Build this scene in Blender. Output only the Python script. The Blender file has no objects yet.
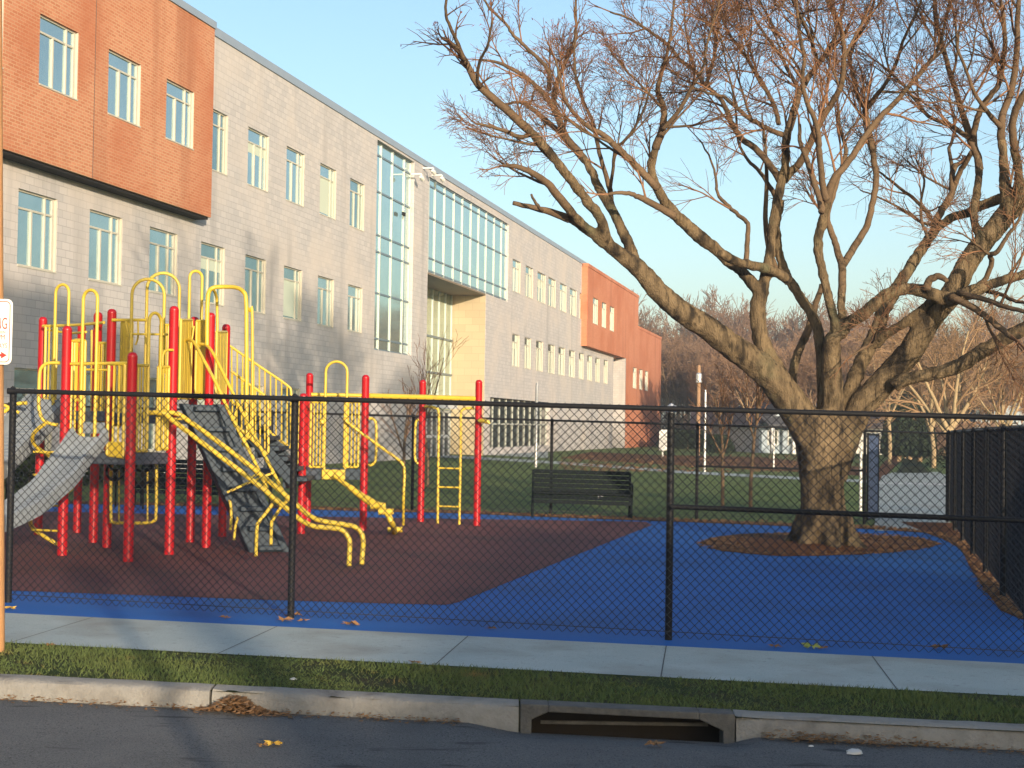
import bpy, math, random
from mathutils import Vector, Matrix
random.seed(7)
R_ = random.Random(11)
# ------------------------------------------------------------------ camera calibration
f = 1500.; pit = math.atan(41/f); rol = .015; CZ = 1.7; S = .0145
Fv = Vector((0, math.cos(pit), math.sin(pit))); U0 = Vector((0, -math.sin(pit), math.cos(pit))); X0 = Vector((1, 0, 0))
Rv = math.cos(rol)*X0 + math.sin(rol)*U0; Uv = -math.sin(rol)*X0 + math.cos(rol)*U0
def ray(u, v): return Fv + (u-512)/f*Rv + (384-v)/f*Uv
def gz(x, y=0): return -S*x
def G(u, v, h=0):
    d = ray(u, v); t = (CZ-h)/(-(d.z+S*d.x)); return Vector((t*d.x, t*d.y, CZ+t*d.z))
def P(u, v, Y):
    d = ray(u, v); t = Y/d.y; return Vector((t*d.x, Y, CZ+t*d.z))
SC = bpy.context.scene; COL = SC.collection

# ------------------------------------------------------------------ helpers
class MB:
    def __init__(s): s.v = []; s.f = []; s.m = []
    def add(s, vs, fs, mi=0):
        b = len(s.v); s.v += [tuple(v) for v in vs]; s.f += [tuple(b+i for i in q) for q in fs]; s.m += [mi]*len(fs); return s
    def box(s, c, d, rz=0, M=None, mi=0):
        x, y, z = d[0]/2, d[1]/2, d[2]/2
        vs = [Vector((a, b, e)) for a in (-x, x) for b in (-y, y) for e in (-z, z)]
        m = M if M is not None else Matrix.Rotation(rz, 3, 'Z')
        vs = [m @ v + Vector(c) for v in vs]
        return s.add(vs, [(0,1,3,2),(4,6,7,5),(0,4,5,1),(2,3,7,6),(0,2,6,4),(1,5,7,3)], mi)
    def tube(s, pts, r, n=8, cap=True, mi=0):
        pts = [Vector(p) for p in pts]; k = len(pts)
        rs = r if isinstance(r, (list, tuple)) else [r]*k
        t0 = (pts[1]-pts[0]).normalized()
        a = t0.orthogonal().normalized(); vs = []
        for i in range(k):
            if i == 0: t = t0
            elif i == k-1: t = (pts[i]-pts[i-1]).normalized()
            else:
                t = (pts[i+1]-pts[i-1])
                t = t.normalized() if t.length > 1e-9 else t0
            a = (a - t*a.dot(t))
            a = a.normalized() if a.length > 1e-6 else t.orthogonal().normalized()
            b = t.cross(a)
            for j in range(n):
                g = 2*math.pi*j/n; vs.append(pts[i] + rs[i]*(math.cos(g)*a + math.sin(g)*b))
        fs = [(i*n+j, i*n+(j+1)%n, (i+1)*n+(j+1)%n, (i+1)*n+j) for i in range(k-1) for j in range(n)]
        if cap: fs += [tuple(range(n-1, -1, -1)), tuple((k-1)*n+j for j in range(n))]
        return s.add(vs, fs, mi)
    def prism(s, poly, z0, z1, mi=0):
        n = len(poly); vs = [(p[0], p[1], z0(p) if callable(z0) else z0) for p in poly]+[(p[0], p[1], z1(p) if callable(z1) else z1) for p in poly]
        return s.add(vs, [tuple(range(n-1, -1, -1)), tuple(range(n, 2*n))]+[(i, (i+1)%n, n+(i+1)%n, n+i) for i in range(n)], mi)
    def build(s, name, mat, parent=None, smooth=False, bevel=0):
        me = bpy.data.meshes.new(name); vs = s.v
        if parent is not None:
            im = MATS[parent.name].inverted(); vs = [tuple(im @ Vector(v)) for v in vs]
        me.from_pydata(vs, [], s.f)
        for m in (mat if isinstance(mat, (list, tuple)) else [mat]): me.materials.append(m)
        if isinstance(mat, (list, tuple)): me.polygons.foreach_set('material_index', s.m)
        if smooth: me.polygons.foreach_set('use_smooth', [True]*len(me.polygons))
        me.update(); o = bpy.data.objects.new(name, me); COL.objects.link(o)
        if parent is not None: o.parent = parent; MATS[o.name] = MATS[parent.name]
        if smooth == 'auto':
            try: me.set_sharp_from_angle(angle=math.radians(40))
            except Exception: pass
        if bevel:
            b = o.modifiers.new('b', 'BEVEL'); b.width = bevel; b.segments = 2; b.limit_method = 'ANGLE'
        return o
MATS = {}
def tag(o, label=None, cat=None, group=None, kind=None):
    if label: o['label'] = label
    if cat: o['category'] = cat
    if group: o['group'] = group
    if kind: o['kind'] = kind
    return o
def thing(name, label, cat, loc=(0,0,0), rz=0, group=None):
    o = bpy.data.objects.new(name, None); COL.objects.link(o); o.empty_display_size = .1
    o.location = loc; o.rotation_euler = (0, 0, rz)
    MATS[o.name] = Matrix.Translation(Vector(loc)) @ Matrix.Rotation(rz, 4, 'Z')
    return tag(o, label, cat, group)
def meshthing(mb, name, mat, label, cat, group=None, **k):
    # mesh thing whose origin sits at its own base centre
    xs = [v[0] for v in mb.v]; ys = [v[1] for v in mb.v]; zs = [v[2] for v in mb.v]
    c = Vector(((min(xs)+max(xs))/2, (min(ys)+max(ys))/2, min(zs)))
    mb.v = [tuple(Vector(v)-c) for v in mb.v]
    o = mb.build(name, mat, None, **k); o.location = c
    return tag(o, label, cat, group)
def copytree(o, parent=None):
    c = o.copy(); COL.objects.link(c)
    if parent: c.parent = parent
    for ch in o.children: copytree(ch, c)
    return c
def struct(mb, name, mat, **k): return tag(mb.build(name, mat, None, **k), kind='structure')
def smoothline(pts, k=5):
    # Catmull-Rom through pts (any dimension tuples)
    if len(pts) < 3: return [tuple(p) for p in pts]
    out = []; n = len(pts)
    for i in range(n-1):
        p0 = pts[max(i-1, 0)]; p1 = pts[i]; p2 = pts[i+1]; p3 = pts[min(i+2, n-1)]
        for j in range(k):
            t = j/k
            out.append(tuple(.5*((2*b)+(-a+c)*t+(2*a-5*b+4*c-d)*t*t+(-a+3*b-3*c+d)*t**3) for a, b, c, d in zip(p0, p1, p2, p3)))
    out.append(tuple(pts[-1])); return out

# ------------------------------------------------------------------ materials
def mat(name, col, rough=.6, col2=None, nscale=5, namt=.5, bump=0, bscale=40, metal=0, spec=.5, stretch=None, extra=None, detail=6, coat=0):
    m = bpy.data.materials.new(name); m.use_nodes = True; nt = m.node_tree; N = nt.nodes; L = nt.links
    b = N['Principled BSDF']; b.inputs['Base Color'].default_value = (*col, 1); b.inputs['Roughness'].default_value = rough
    b.inputs['Metallic'].default_value = metal; b.inputs['Specular IOR Level'].default_value = spec
    if coat: b.inputs['Coat Weight'].default_value = coat
    tc = N.new('ShaderNodeTexCoord'); mp = N.new('ShaderNodeMapping'); L.new(tc.outputs['Object'], mp.inputs[0])
    if stretch: mp.inputs['Scale'].default_value = stretch
    if col2:
        n = N.new('ShaderNodeTexNoise'); n.inputs['Scale'].default_value = nscale; n.inputs['Detail'].default_value = detail; n.inputs['Roughness'].default_value = .65
        L.new(mp.outputs[0], n.inputs[0]); r = N.new('ShaderNodeValToRGB'); L.new(n.outputs[0], r.inputs[0])
        r.color_ramp.elements[0].position = .5-namt/2; r.color_ramp.elements[1].position = .5+namt/2
        r.color_ramp.elements[0].color = (*col, 1); r.color_ramp.elements[1].color = (*col2, 1)
        L.new(r.outputs[0], b.inputs['Base Color']); m['ramp'] = r.name
    if bump:
        n2 = N.new('ShaderNodeTexNoise'); n2.inputs['Scale'].default_value = bscale; n2.inputs['Detail'].default_value = 8
        L.new(mp.outputs[0], n2.inputs[0]); bp = N.new('ShaderNodeBump'); bp.inputs['Strength'].default_value = bump; bp.inputs['Distance'].default_value = .02
        L.new(n2.outputs[0], bp.inputs['Height']); L.new(bp.outputs[0], b.inputs['Normal'])
    return m
def mixover(m, col, scale, lo, hi, detail=8, stretch=None):
    # lays a second noise-driven colour over a material's base colour
    nt = m.node_tree; N = nt.nodes; L = nt.links; b = N['Principled BSDF']
    tc = N.new('ShaderNodeTexCoord'); mp = N.new('ShaderNodeMapping'); L.new(tc.outputs['Object'], mp.inputs[0])
    if stretch: mp.inputs['Scale'].default_value = stretch
    n = N.new('ShaderNodeTexNoise'); n.inputs['Scale'].default_value = scale; n.inputs['Detail'].default_value = detail; L.new(mp.outputs[0], n.inputs[0])
    r = N.new('ShaderNodeValToRGB'); r.color_ramp.elements[0].position = lo; r.color_ramp.elements[1].position = hi; L.new(n.outputs[0], r.inputs[0])
    mx = N.new('ShaderNodeMix'); mx.data_type = 'RGBA'; L.new(r.outputs[0], mx.inputs[0])
    i = b.inputs['Base Color']
    if i.links: L.new(i.links[0].from_socket, mx.inputs[6])
    else: mx.inputs[6].default_value = i.default_value
    mx.inputs[7].default_value = (*col, 1); L.new(mx.outputs[2], i); return m
def brickmat(name, c1, c2, mortar, bw, bh, ms, dirt, bumpd=.3, bias=0):
    m = bpy.data.materials.new(name); m.use_nodes = True; nt = m.node_tree; N = nt.nodes; L = nt.links; b = N['Principled BSDF']
    b.inputs['Roughness'].default_value = .85; b.inputs['Specular IOR Level'].default_value = .25
    tc = N.new('ShaderNodeTexCoord'); sp = N.new('ShaderNodeSeparateXYZ'); L.new(tc.outputs['Object'], sp.inputs[0])
    ad = N.new('ShaderNodeMath'); L.new(sp.outputs[0], ad.inputs[0]); L.new(sp.outputs[1], ad.inputs[1])
    cb = N.new('ShaderNodeCombineXYZ'); L.new(ad.outputs[0], cb.inputs[0]); L.new(sp.outputs[2], cb.inputs[1])
    t = N.new('ShaderNodeTexBrick'); L.new(cb.outputs[0], t.inputs[0]); t.inputs['Scale'].default_value = 1
    t.inputs['Brick Width'].default_value = bw; t.inputs['Row Height'].default_value = bh; t.inputs['Mortar Size'].default_value = ms; t.inputs['Mortar Smooth'].default_value = .3
    t.inputs['Bias'].default_value = bias
    t.inputs['Color1'].default_value = (*c1, 1); t.inputs['Color2'].default_value = (*c2, 1); t.inputs['Mortar'].default_value = (*mortar, 1)
    L.new(t.outputs[0], b.inputs['Base Color'])
    bp = N.new('ShaderNodeBump'); bp.inputs['Strength'].default_value = bumpd; bp.inputs['Distance'].default_value = .01; bp.invert = True
    L.new(t.outputs[1], bp.inputs['Height']); L.new(bp.outputs[0], b.inputs['Normal'])
    mixover(m, dirt, .35, .45, .75)
    mixover(m, tuple(c*.72 for c in c1), .9, .56, .8, 6, (1, 1, .1))
    return m
M = {}
M['asphalt'] = mat('asphalt', (.07,.075,.08), .9, (.15,.15,.15), 1.3, .7, 1, 70)
mixover(M['asphalt'], (.24,.24,.23), 150, .6, .68, 3)
mixover(M['asphalt'], (.03,.03,.034), 90, .55, .66, 3)
mixover(M['asphalt'], (.04,.042,.046), 2.2, .62, .7, 8, (1, 4, 1))
M['concrete'] = mat('concrete', (.34,.40,.385), .85, (.45,.49,.46), 1.6, .6, .25, 90)
mixover(M['concrete'], (.25,.26,.25), 14, .6, .8)
mixover(M['concrete'], (.27,.27,.24), 1.1, .5, .75, 10)
mixover(M['concrete'], (.2,.2,.19), 120, .6, .7, 2)
M['kerb'] = mat('kerb_concrete', (.19,.185,.17), .9, (.29,.28,.26), 5, .5, .5, 60)
mixover(M['kerb'], (.1,.09,.08), 5, .5, .75)
mixover(M['kerb'], (.2,.19,.17), 18, .5, .8)
M['blue'] = mat('blue_rubber', (.008,.105,.38), .75, (.014,.14,.47), 1.1, .7, .35, 160, spec=.3)
mixover(M['blue'], (.03,.1,.28), 300, .6, .7, 2)
mixover(M['blue'], (.02,.075,.2), .6, .5, .85, 10)
M['maroon'] = mat('maroon_rubber', (.12,.04,.04), .85, (.19,.065,.06), 1.3, .6, .35, 160, spec=.3)
mixover(M['maroon'], (.05,.02,.03), 260, .58, .68, 2)
mixover(M['maroon'], (.09,.045,.04), .7, .5, .8, 10)
M['red'] = mat('red_paint', (.46,.006,.012), .35, (.38,.008,.014), 6, .6, .03, 90, spec=.5)
M['yellow'] = mat('yellow_paint', (.62,.46,.045), .42, (.55,.39,.04), 8, .6, .02, 90)
mixover(M['red'], (.3,.012,.015), 3, .55, .8, 8, (1,1,.4))
mixover(M['yellow'], (.42,.3,.06), 5, .58, .78, 8)
M['slide'] = mat('grey_plastic', (.17,.195,.22), .5, (.25,.28,.31), 3, .6, .03, 60)
M['deck'] = mat('deck_coating', (.05,.065,.09), .6, (.085,.1,.13), 12, .5, .1, 90)
M['climber'] = mat('slate_plastic', (.014,.03,.05), .6, (.028,.048,.07), 6, .6, .05, 60)
M['black'] = mat('black_vinyl', (.009,.01,.012), .55, (.016,.016,.018), 20, .6, spec=.2)
M['wire'] = mat('black_wire', (.014,.015,.018), .55)
M['slat'] = mat('privacy_slat', (.006,.006,.007), .8, (.012,.011,.011), 9, .5, spec=.1)
M['galv'] = mat('galvanised', (.55,.56,.57), .4, metal=.6)
M['bench'] = mat('bench_paint', (.005,.009,.010), .7, (.010,.015,.016), 14, .5, spec=.1)
M['bark'] = mat('bark', (.08,.058,.035), .95, (.26,.19,.11), 3.2, .45, 1, 30, stretch=(2.2,2.2,.8), detail=10, spec=.15)
mixover(M['bark'], (.032,.026,.02), 3.2, .5, .64, 12, (1.6,1.6,.6))
mixover(M['bark'], (.14,.14,.08), 1.5, .6, .8, 8)
mixover(M['bark'], (.045,.034,.022), 16, .54, .7, 6, (1.5,1.5,.22))
for n_ in M['bark'].node_tree.nodes:
    if n_.type == 'BUMP': n_.inputs['Distance'].default_value = .035
M['limb'] = mat('branch_bark', (.08,.055,.035), .95, (.19,.13,.08), 4, .6, .6, 30, spec=.15)
M['twig'] = mat('twig_bark', (.17,.09,.05), .9, (.28,.155,.09), .5, .5, spec=.1)
M['bgbark'] = mat('far_bark', (.22,.15,.09), .95, (.34,.25,.15), 1.5, .5, spec=.1)
M['bgtwig'] = mat('far_twigs', (.20,.12,.075), .95, (.30,.20,.13), .35, .5, spec=.05)
M['palesunbark'] = mat('pale_sunlit_bark', (.27,.2,.12), .9, (.42,.33,.2), 1.5, .5, spec=.1)  # light ochre bark with the warm sunlight put into its colour
M['palesuntwig'] = mat('pale_sunlit_twigs', (.22,.14,.08), .9, (.33,.22,.13), .5, .5, spec=.05)
M['evergreen'] = mat('evergreen_leaf', (.012,.022,.012), .8, (.03,.045,.02), 1.5, .5, spec=.2)
M['lawn'] = mat('lawn', (.11,.17,.05), .95, (.2,.24,.09), .8, .5, 1, 70, spec=.1)
mixover(M['lawn'], (.14,.09,.035), 1.7, .6, .78)
mixover(M['lawn'], (.045,.08,.02), 24, .5, .8)
M['turf'] = mat('verge_soil', (.03,.055,.015), .95, (.06,.05,.03), 2.5, .5, 1, 60, spec=.1)
M['blade'] = mat('grass_blade', (.07,.115,.035), .8, (.13,.15,.05), 2.2, .6, spec=.2)
mixover(M['blade'], (.2,.14,.05), 3.1, .6, .75)
M['mulch'] = mat('mulch', (.07,.035,.02), .95, (.2,.085,.04), 9, .5, 1, 45, spec=.1)
mixover(M['mulch'], (.26,.12,.05), 30, .55, .65)
M['leafa'] = mat('dry_leaf', (.16,.085,.04), .8, (.3,.17,.08), 30, .5, spec=.2)
M['leafb'] = mat('yellow_leaf', (.55,.4,.06), .7, (.6,.32,.06), 30, .5, spec=.2)
M['leafc'] = mat('green_leaf', (.25,.33,.08), .7, (.45,.45,.12), 30, .5, spec=.2)
M['leafr'] = mat('red_leaf', (.45,.08,.03), .8, (.55,.16,.05), 3, .5, spec=.2)
M['pole'] = mat('pole_timber', (.34,.17,.07), .85, (.45,.24,.1), 6, .5, .5, 30, stretch=(5,5,.4))
M['utilpole'] = mat('utility_timber', (.3,.18,.1), .9)
M['signw'] = mat('sign_white', (.85,.83,.76), .45, (.8,.77,.7), 12, .5)
M['signr'] = mat('sign_red', (.6,.03,.02), .45)
M['tan'] = brickmat('tan_block', (.40,.33,.22), (.44,.37,.25), (.34,.28,.19), .8, .4, .012, (.42,.34,.22), .15)
M['brick'] = brickmat('orange_brick', (.43,.165,.085), (.52,.23,.13), (.52,.33,.2), .24, .085, .013, (.40,.13,.06), .3)
M['brickfar'] = brickmat('far_orange_brick', (.47,.17,.09), (.54,.22,.12), (.5,.26,.17), .24, .085, .008, (.40,.13,.06), .1)
M['block'] = brickmat('grey_block', (.42,.41,.415), (.50,.48,.475), (.33,.32,.325), .4, .2, .011, (.54,.49,.45), .15)
M['coping'] = mat('coping_metal', (.28,.34,.42), .5, (.34,.4,.47), 1, .5, metal=.3)
M['frame'] = mat('window_frame', (.52,.50,.42), .5, (.47,.45,.38), 3, .5)
M['mull'] = mat('curtain_mullion', (.5,.53,.48), .4, metal=.2)
M['mulld'] = mat('curtain_transom', (.2,.26,.3), .4, metal=.4)
M['soffit'] = mat('soffit_panel', (.26,.2,.14), .7, (.2,.155,.11), 1, .5)
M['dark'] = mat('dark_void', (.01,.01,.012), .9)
M['interior'] = mat('interior', (.09,.085,.07), .9, (.16,.13,.1), .6, .4)
def glassmat(name, col, rough=.04, metal=.75, col2=None):
    m = mat(name, col, rough, col2, .8, .5, metal=metal, spec=.8)
    nt = m.node_tree; N = nt.nodes; L = nt.links
    tc = N.new('ShaderNodeTexCoord'); n = N.new('ShaderNodeTexNoise'); n.inputs['Scale'].default_value = .5; n.inputs['Detail'].default_value = 1
    L.new(tc.outputs['Object'], n.inputs[0]); bp = N.new('ShaderNodeBump'); bp.inputs['Strength'].default_value = .05; bp.inputs['Distance'].default_value = .05
    L.new(n.outputs[0], bp.inputs['Height']); L.new(bp.outputs[0], N['Principled BSDF'].inputs['Normal']); return m
M['glass'] = glassmat('window_glass', (.33,.46,.5), col2=(.44,.58,.6))
M['glass2'] = glassmat('window_glass_dim', (.2,.3,.31), col2=(.34,.46,.47))
M['glassc'] = glassmat('curtain_glass', (.42,.58,.58), col2=(.52,.67,.65))
M['glassd'] = glassmat('dark_glass', (.05,.065,.06), .1, .2)
M['blind'] = mat('window_blind', (.5,.56,.46), .7)
M['white'] = mat('white_paint', (.72,.72,.7), .6, (.62,.63,.62), 2, .5)
M['siding'] = mat('blue_siding', (.3,.38,.46), .7, (.36,.43,.5), 2, .5)
M['roof'] = mat('shingle_roof', (.14,.12,.12), .9, (.2,.17,.16), 3, .5)
M['roofd'] = mat('dark_shingle_roof', (.05,.055,.065), .9, (.08,.08,.09), 3, .5)
M['paper'] = mat('paper', (.5,.5,.49), .7)
M['cage'] = mat('drain_steel', (.05,.05,.048), .8, (.13,.12,.105), 9, .5, .4, 50)
M['navy'] = mat('blue_gate_fabric', (.06,.09,.18), .7, (.09,.13,.24), 8, .5)

# ------------------------------------------------------------------ sky, sun, camera
W = bpy.data.worlds.new('World'); SC.world = W; W.use_nodes = True; nt = W.node_tree
sky = nt.nodes.new('ShaderNodeTexSky'); sky.sky_type = 'NISHITA'; sky.sun_disc = False
EL = math.radians(9); AZ = math.radians(20)
sky.sun_elevation = EL; sky.sun_rotation = math.pi-AZ; sky.air_density = 1.0; sky.dust_density = 1.8; sky.ozone_density = 2.0
nt.links.new(sky.outputs[0], nt.nodes['Background'].inputs[0]); nt.nodes['Background'].inputs[1].default_value = .15
sd = bpy.data.lights.new('sun', 'SUN'); sd.energy = 3.8; sd.angle = math.radians(.6); sd.color = (1, .81, .58)
so = bpy.data.objects.new('sun', sd); COL.objects.link(so)
SUN = Vector((math.sin(AZ)*math.cos(EL), -math.cos(AZ)*math.cos(EL), math.sin(EL)))
so.rotation_euler = SUN.to_track_quat('Z', 'Y').to_euler(); so.location = SUN*100
cd = bpy.data.cameras.new('camera'); cd.sensor_width = 36; cd.lens = f/1024*36; cd.clip_end = 3000; cd.clip_start = .1
co = bpy.data.objects.new('camera', cd); COL.objects.link(co); SC.camera = co
co.matrix_world = Matrix(((Rv.x, Uv.x, -Fv.x, 0), (Rv.y, Uv.y, -Fv.y, 0), (Rv.z, Uv.z, -Fv.z, CZ), (0, 0, 0, 1)))
SC.view_settings.view_transform = 'Standard'; SC.view_settings.look = 'None'; SC.view_settings.gamma = 1; SC.view_settings.exposure = 1.0

# ------------------------------------------------------------------ ground surfaces
def sheet(name, pts, dz, m, kind='structure'):
    mb = MB(); mb.add([(p[0], p[1], gz(p[0])+dz) for p in pts], [tuple(range(len(pts)))])
    return tag(mb.build(name, m), kind=kind)
def line_at(a, b, x):   # y on line a-b at x
    return a[1]+(b[1]-a[1])*(x-a[0])/(b[0]-a[0])
sw0, sw1 = G(5, 613.5), G(1024, 664.5); sn0, sn1 = G(5, 643), G(1024, 697)
kb0, kb1 = G(5, 677), G(1024, 727)     # back/top edge of kerb
XL, XR = -14, 14
yf = lambda x: line_at(sw0, sw1, x); yn = lambda x: line_at(sn0, sn1, x); yk = lambda x: line_at(kb0, kb1, x)
ROADZ = -.108
# ground sheet with a notch in front for the lower road
mb = MB(); B = 420
mb.add([(-B, yk(-B)+0, gz(-B)-.012), (B, yk(B), gz(B)-.012), (B, 620, gz(B)-.012), (-B, 620, gz(-B)-.012)], [(0,1,2,3)])
g = mb.build('ground', M['lawn']); tag(g, kind='structure')
mb = MB(); mb.add([(-B, -B, gz(-B)+ROADZ-.012), (B, -B, gz(B)+ROADZ-.012), (B, yk(B)-.8, gz(B)+ROADZ-.012), (-B, yk(-B)-.8, gz(-B)+ROADZ-.012)], [(0,1,2,3)])
tag(mb.build('ground', M['lawn']), kind='structure')
DR0, DR1 = G(520, 705).x, G(733, 715).x     # storm drain extent
mb = MB(); rx = [-60, DR0-.3, DR0+.02, DR1-.04, DR1+.14, 60]
for x in rx:
    dip = -.05 if DR0-.1 < x < DR1+.0 else 0
    mb.v += [(x, -6, gz(x)+ROADZ), (x, yk(x)-.62, gz(x)+ROADZ), (x, yk(x)-.36, gz(x)+ROADZ+dip*.55), (x, yk(x)-.12, gz(x)+ROADZ+dip)]
for i in range(5):
    for k in range(3): mb.f.append((i*4+k, i*4+4+k, i*4+5+k, i*4+1+k)); mb.m.append(0)
struct(mb, 'road', M['asphalt'])
sheet('pavement', [(-40, yf(-40)), (-40, yn(-40)), (40, yn(40)), (40, yf(40))], .006, M['concrete'])
# dark expansion joints cut between the slabs
mb = MB()
for k in range(-9, 10):
    x0 = 1.24+1.56*k; x1 = x0-.19
    a = Vector((x0, yf(x0), 0)); b = Vector((x1, yn(x1), 0)); d = Vector((.004, 0, 0))
    mb.add([(q.x, q.y, gz(q.x)+.008) for q in (a-d, b-d, b+d, a+d)], [(0,1,2,3)])
struct(mb, 'pavement_joints', M['cage'])
sheet('verge', [(-40, yn(-40)), (-40, yk(-40)), (40, yk(40)), (40, yn(40))], .002, M['turf'])
DR0, DR1 = G(520, 705).x, G(733, 715).x     # storm drain extent
def kerb_seg(x0, x1):
    mb = MB(); n = max(1, int((x1-x0)/.12)); jt = R_.uniform(-.004, .004)
    prof = [(0, 0), (-.13, -.004), (-.155, -.02), (-.165, -.05), (-.17, -.35), (0, -.35)]
    for i in range(n+1):
        x = x0+(x1-x0)*i/n; w = R_.uniform(-.006, .006)
        ch = R_.random() < .12
        mb.v += [(x, yk(x)+a+(w if a else 0)+(R_.uniform(0, .03) if ch and k_ in (2, 3) else 0), gz(x)+.02+b+jt+R_.uniform(-.002, .002)-(R_.uniform(0, .025) if ch and k_ in (1, 2, 3) else 0)) for k_, (a, b) in enumerate(prof)]
    for i in range(n):
        for j in range(6):
            mb.f.append((i*6+j, i*6+(j+1)%6, (i+1)*6+(j+1)%6, (i+1)*6+j)); mb.m.append(0)
    mb.f += [(0,1,2,3,4,5), tuple(n*6+j for j in range(5,-1,-1))]; mb.m += [0,0]
    struct(mb, 'kerb', M['kerb'], smooth='auto')
xs = DR0
while xs > -14: kerb_seg(xs-1.9, xs-.008); xs -= 1.908
xs = DR1
while xs < 14: kerb_seg(xs+.008, xs+1.9); xs += 1.908
# playground rubber
far_px = [(5,503),(130,505),(260,508),(380,512),(440,513),(620,520),(690,522.5),(790,526.5),(865,529),(925,533),(945,540),(960,549),(972,568),(984,590),(1003,611),(1024,620)]
far = [G(*q) for q in far_px]
blue = [(-14, far[0].y)]+[(p.x, p.y) for p in far]+[(6.2, 13.4), (6.8, yf(6.8)), (-14, yf(-14))]
bl = []
for i in range(len(blue)):   # wobble the far edge a little
    bl.append(blue[i])
sheet('playground_surface', bl, .003, M['blue'])
mar = [(-13.2, G(5,591).y), *[(G(*q).x, G(*q).y) for q in [(5,591),(130,595.5),(250,600),(380,604),(446,605.5),(458,603),(520,578),(610,542),(652,525.5),(646,522),(480,519.5),(380,518),(200,515),(5,511)]], (-13.2, G(5,511).y)]
sheet('playground_surface', mar, .007, M['maroon'])
# mulch ring round the tree, mulch strip by the slatted fence, leaf litter strip
TB = G(824, 548)
mb = MB(); ring = []
for i in range(48):
    a = 2*math.pi*i/48; rr = 1+.06*math.sin(3*a+1)+.05*R_.uniform(-1, 1)
    u = 817+118*math.cos(a)*rr; v = 544.5-11.5*math.sin(a)*rr; ring.append(G(u, v))
mb.add([(TB.x, TB.y, TB.z+.10)]+[(p.x*.5+TB.x*.5, p.y*.5+TB.y*.5, gz(p.x)+.065) for p in ring]+[(p.x, p.y, gz(p.x)+.008) for p in ring],
       [(0, 1+i, 1+(i+1)%48) for i in range(48)]+[(1+i, 49+i, 49+(i+1)%48, 1+(i+1)%48) for i in range(48)])
struct(mb, 'mulch', M['mulch'], smooth=True)
stp = [(925,533),(945,540),(960,549),(972,568),(984,590),(1003,611),(1024,620)]
q = [G(*a) for a in stp]+[Vector((6.2,13.4,0)), Vector((6.9,13.3,0)), G(1018,612)+Vector((.6,0,0)), G(985,566)+Vector((.8,0,0)), G(950,524)+Vector((.6,.5,0)), G(900,522)]
sheet('mulch', [(p.x+R_.uniform(-.03,.03), p.y) for p in q], .006, M['mulch'])
q = [G(*a) for a in far_px[:10]]
sheet('leaf_litter', [(p.x, p.y-.1) for p in q]+[(p.x, p.y+1.1) for p in reversed(q)], -.001, M['mulch'])
# lawn path, path to the right, leaf-strewn border
lp = [(250,447),(360,451),(440,454.6),(560,461.5),(690,471.2),(800,477),(868,480)]
a = [G(*p) for p in lp]; b = [G(p[0], p[1]+2.6) for p in lp]
sheet('path', [(p.x, p.y) for p in a]+[(p.x, p.y) for p in reversed(b)], .002, M['concrete'])
a = [(874,531),(877,500),(878,484),(882,476),(893,472.5)]; b = [(950,531),(950,500),(949,484),(946,475),(937,472)]
sheet('path', [tuple(G(*p).xy) for p in a]+[tuple(G(*p).xy) for p in reversed(b)], .004, M['concrete'])
a = [(896,473),(902,464),(906,452),(908,444)]; b = [(930,473),(921,464),(915,452),(913,444)]
sheet('path', [tuple(G(*p).xy) for p in a]+[tuple(G(*p).xy) for p in reversed(b)], .008, M['turf'])
sheet('path_joint', [tuple(G(*p).xy) for p in [(878,483.6),(949,485.2),(949,484.2),(878,482.8)]], .009, M['white'])
sheet('leaf_litter', [tuple(G(*p).xy) for p in [(590,452),(660,455),(760,457),(868,468),(868,476),(800,472),(690,466),(560,458)]], .001, M['mulch'])
sheet('leaf_litter', [tuple(G(*p).xy) for p in [(878,486),(888,474),(900,461),(904,452),(895,453),(884,462),(876,472)]], .003, M['mulch'])
sheet('path', [tuple(G(*p).xy) for p in [(485,447.5),(548,449.5),(548,458),(485,455)]], .003, M['concrete'])

# verge grass blades
mb = MB(); rg = random.Random(3)
for i in range(42000):
    x = rg.uniform(-4.6, 4.4); t = rg.random(); y = yk(x)+.01+(yn(x)-yk(x)-.01)*t
    pn = math.sin(x*1.7+3)*math.sin(x*4.1+t*5)+rg.uniform(-.6, .6)
    if pn < -.62 or (t > .93 and rg.random() < .5): continue
    h = rg.uniform(.012, .032)*(1+.3*math.sin(x*2.3+t*3)); a = rg.uniform(0, 6.283); w = .0035
    dx, dy = math.cos(a)*w, math.sin(a)*w; lx, ly = rg.uniform(-.03, .03), rg.uniform(-.03, .03); z = gz(x)+.002
    mb.v += [(x-dx, y-dy, z), (x+dx, y+dy, z), (x+lx, y+ly, z+h)]; k = len(mb.v); mb.f.append((k-3, k-2, k-1)); mb.m.append(0)
tag(mb.build('grass', M['blade']), 'short green verge grass between pavement and kerb', 'grass', kind='stuff')

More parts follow.
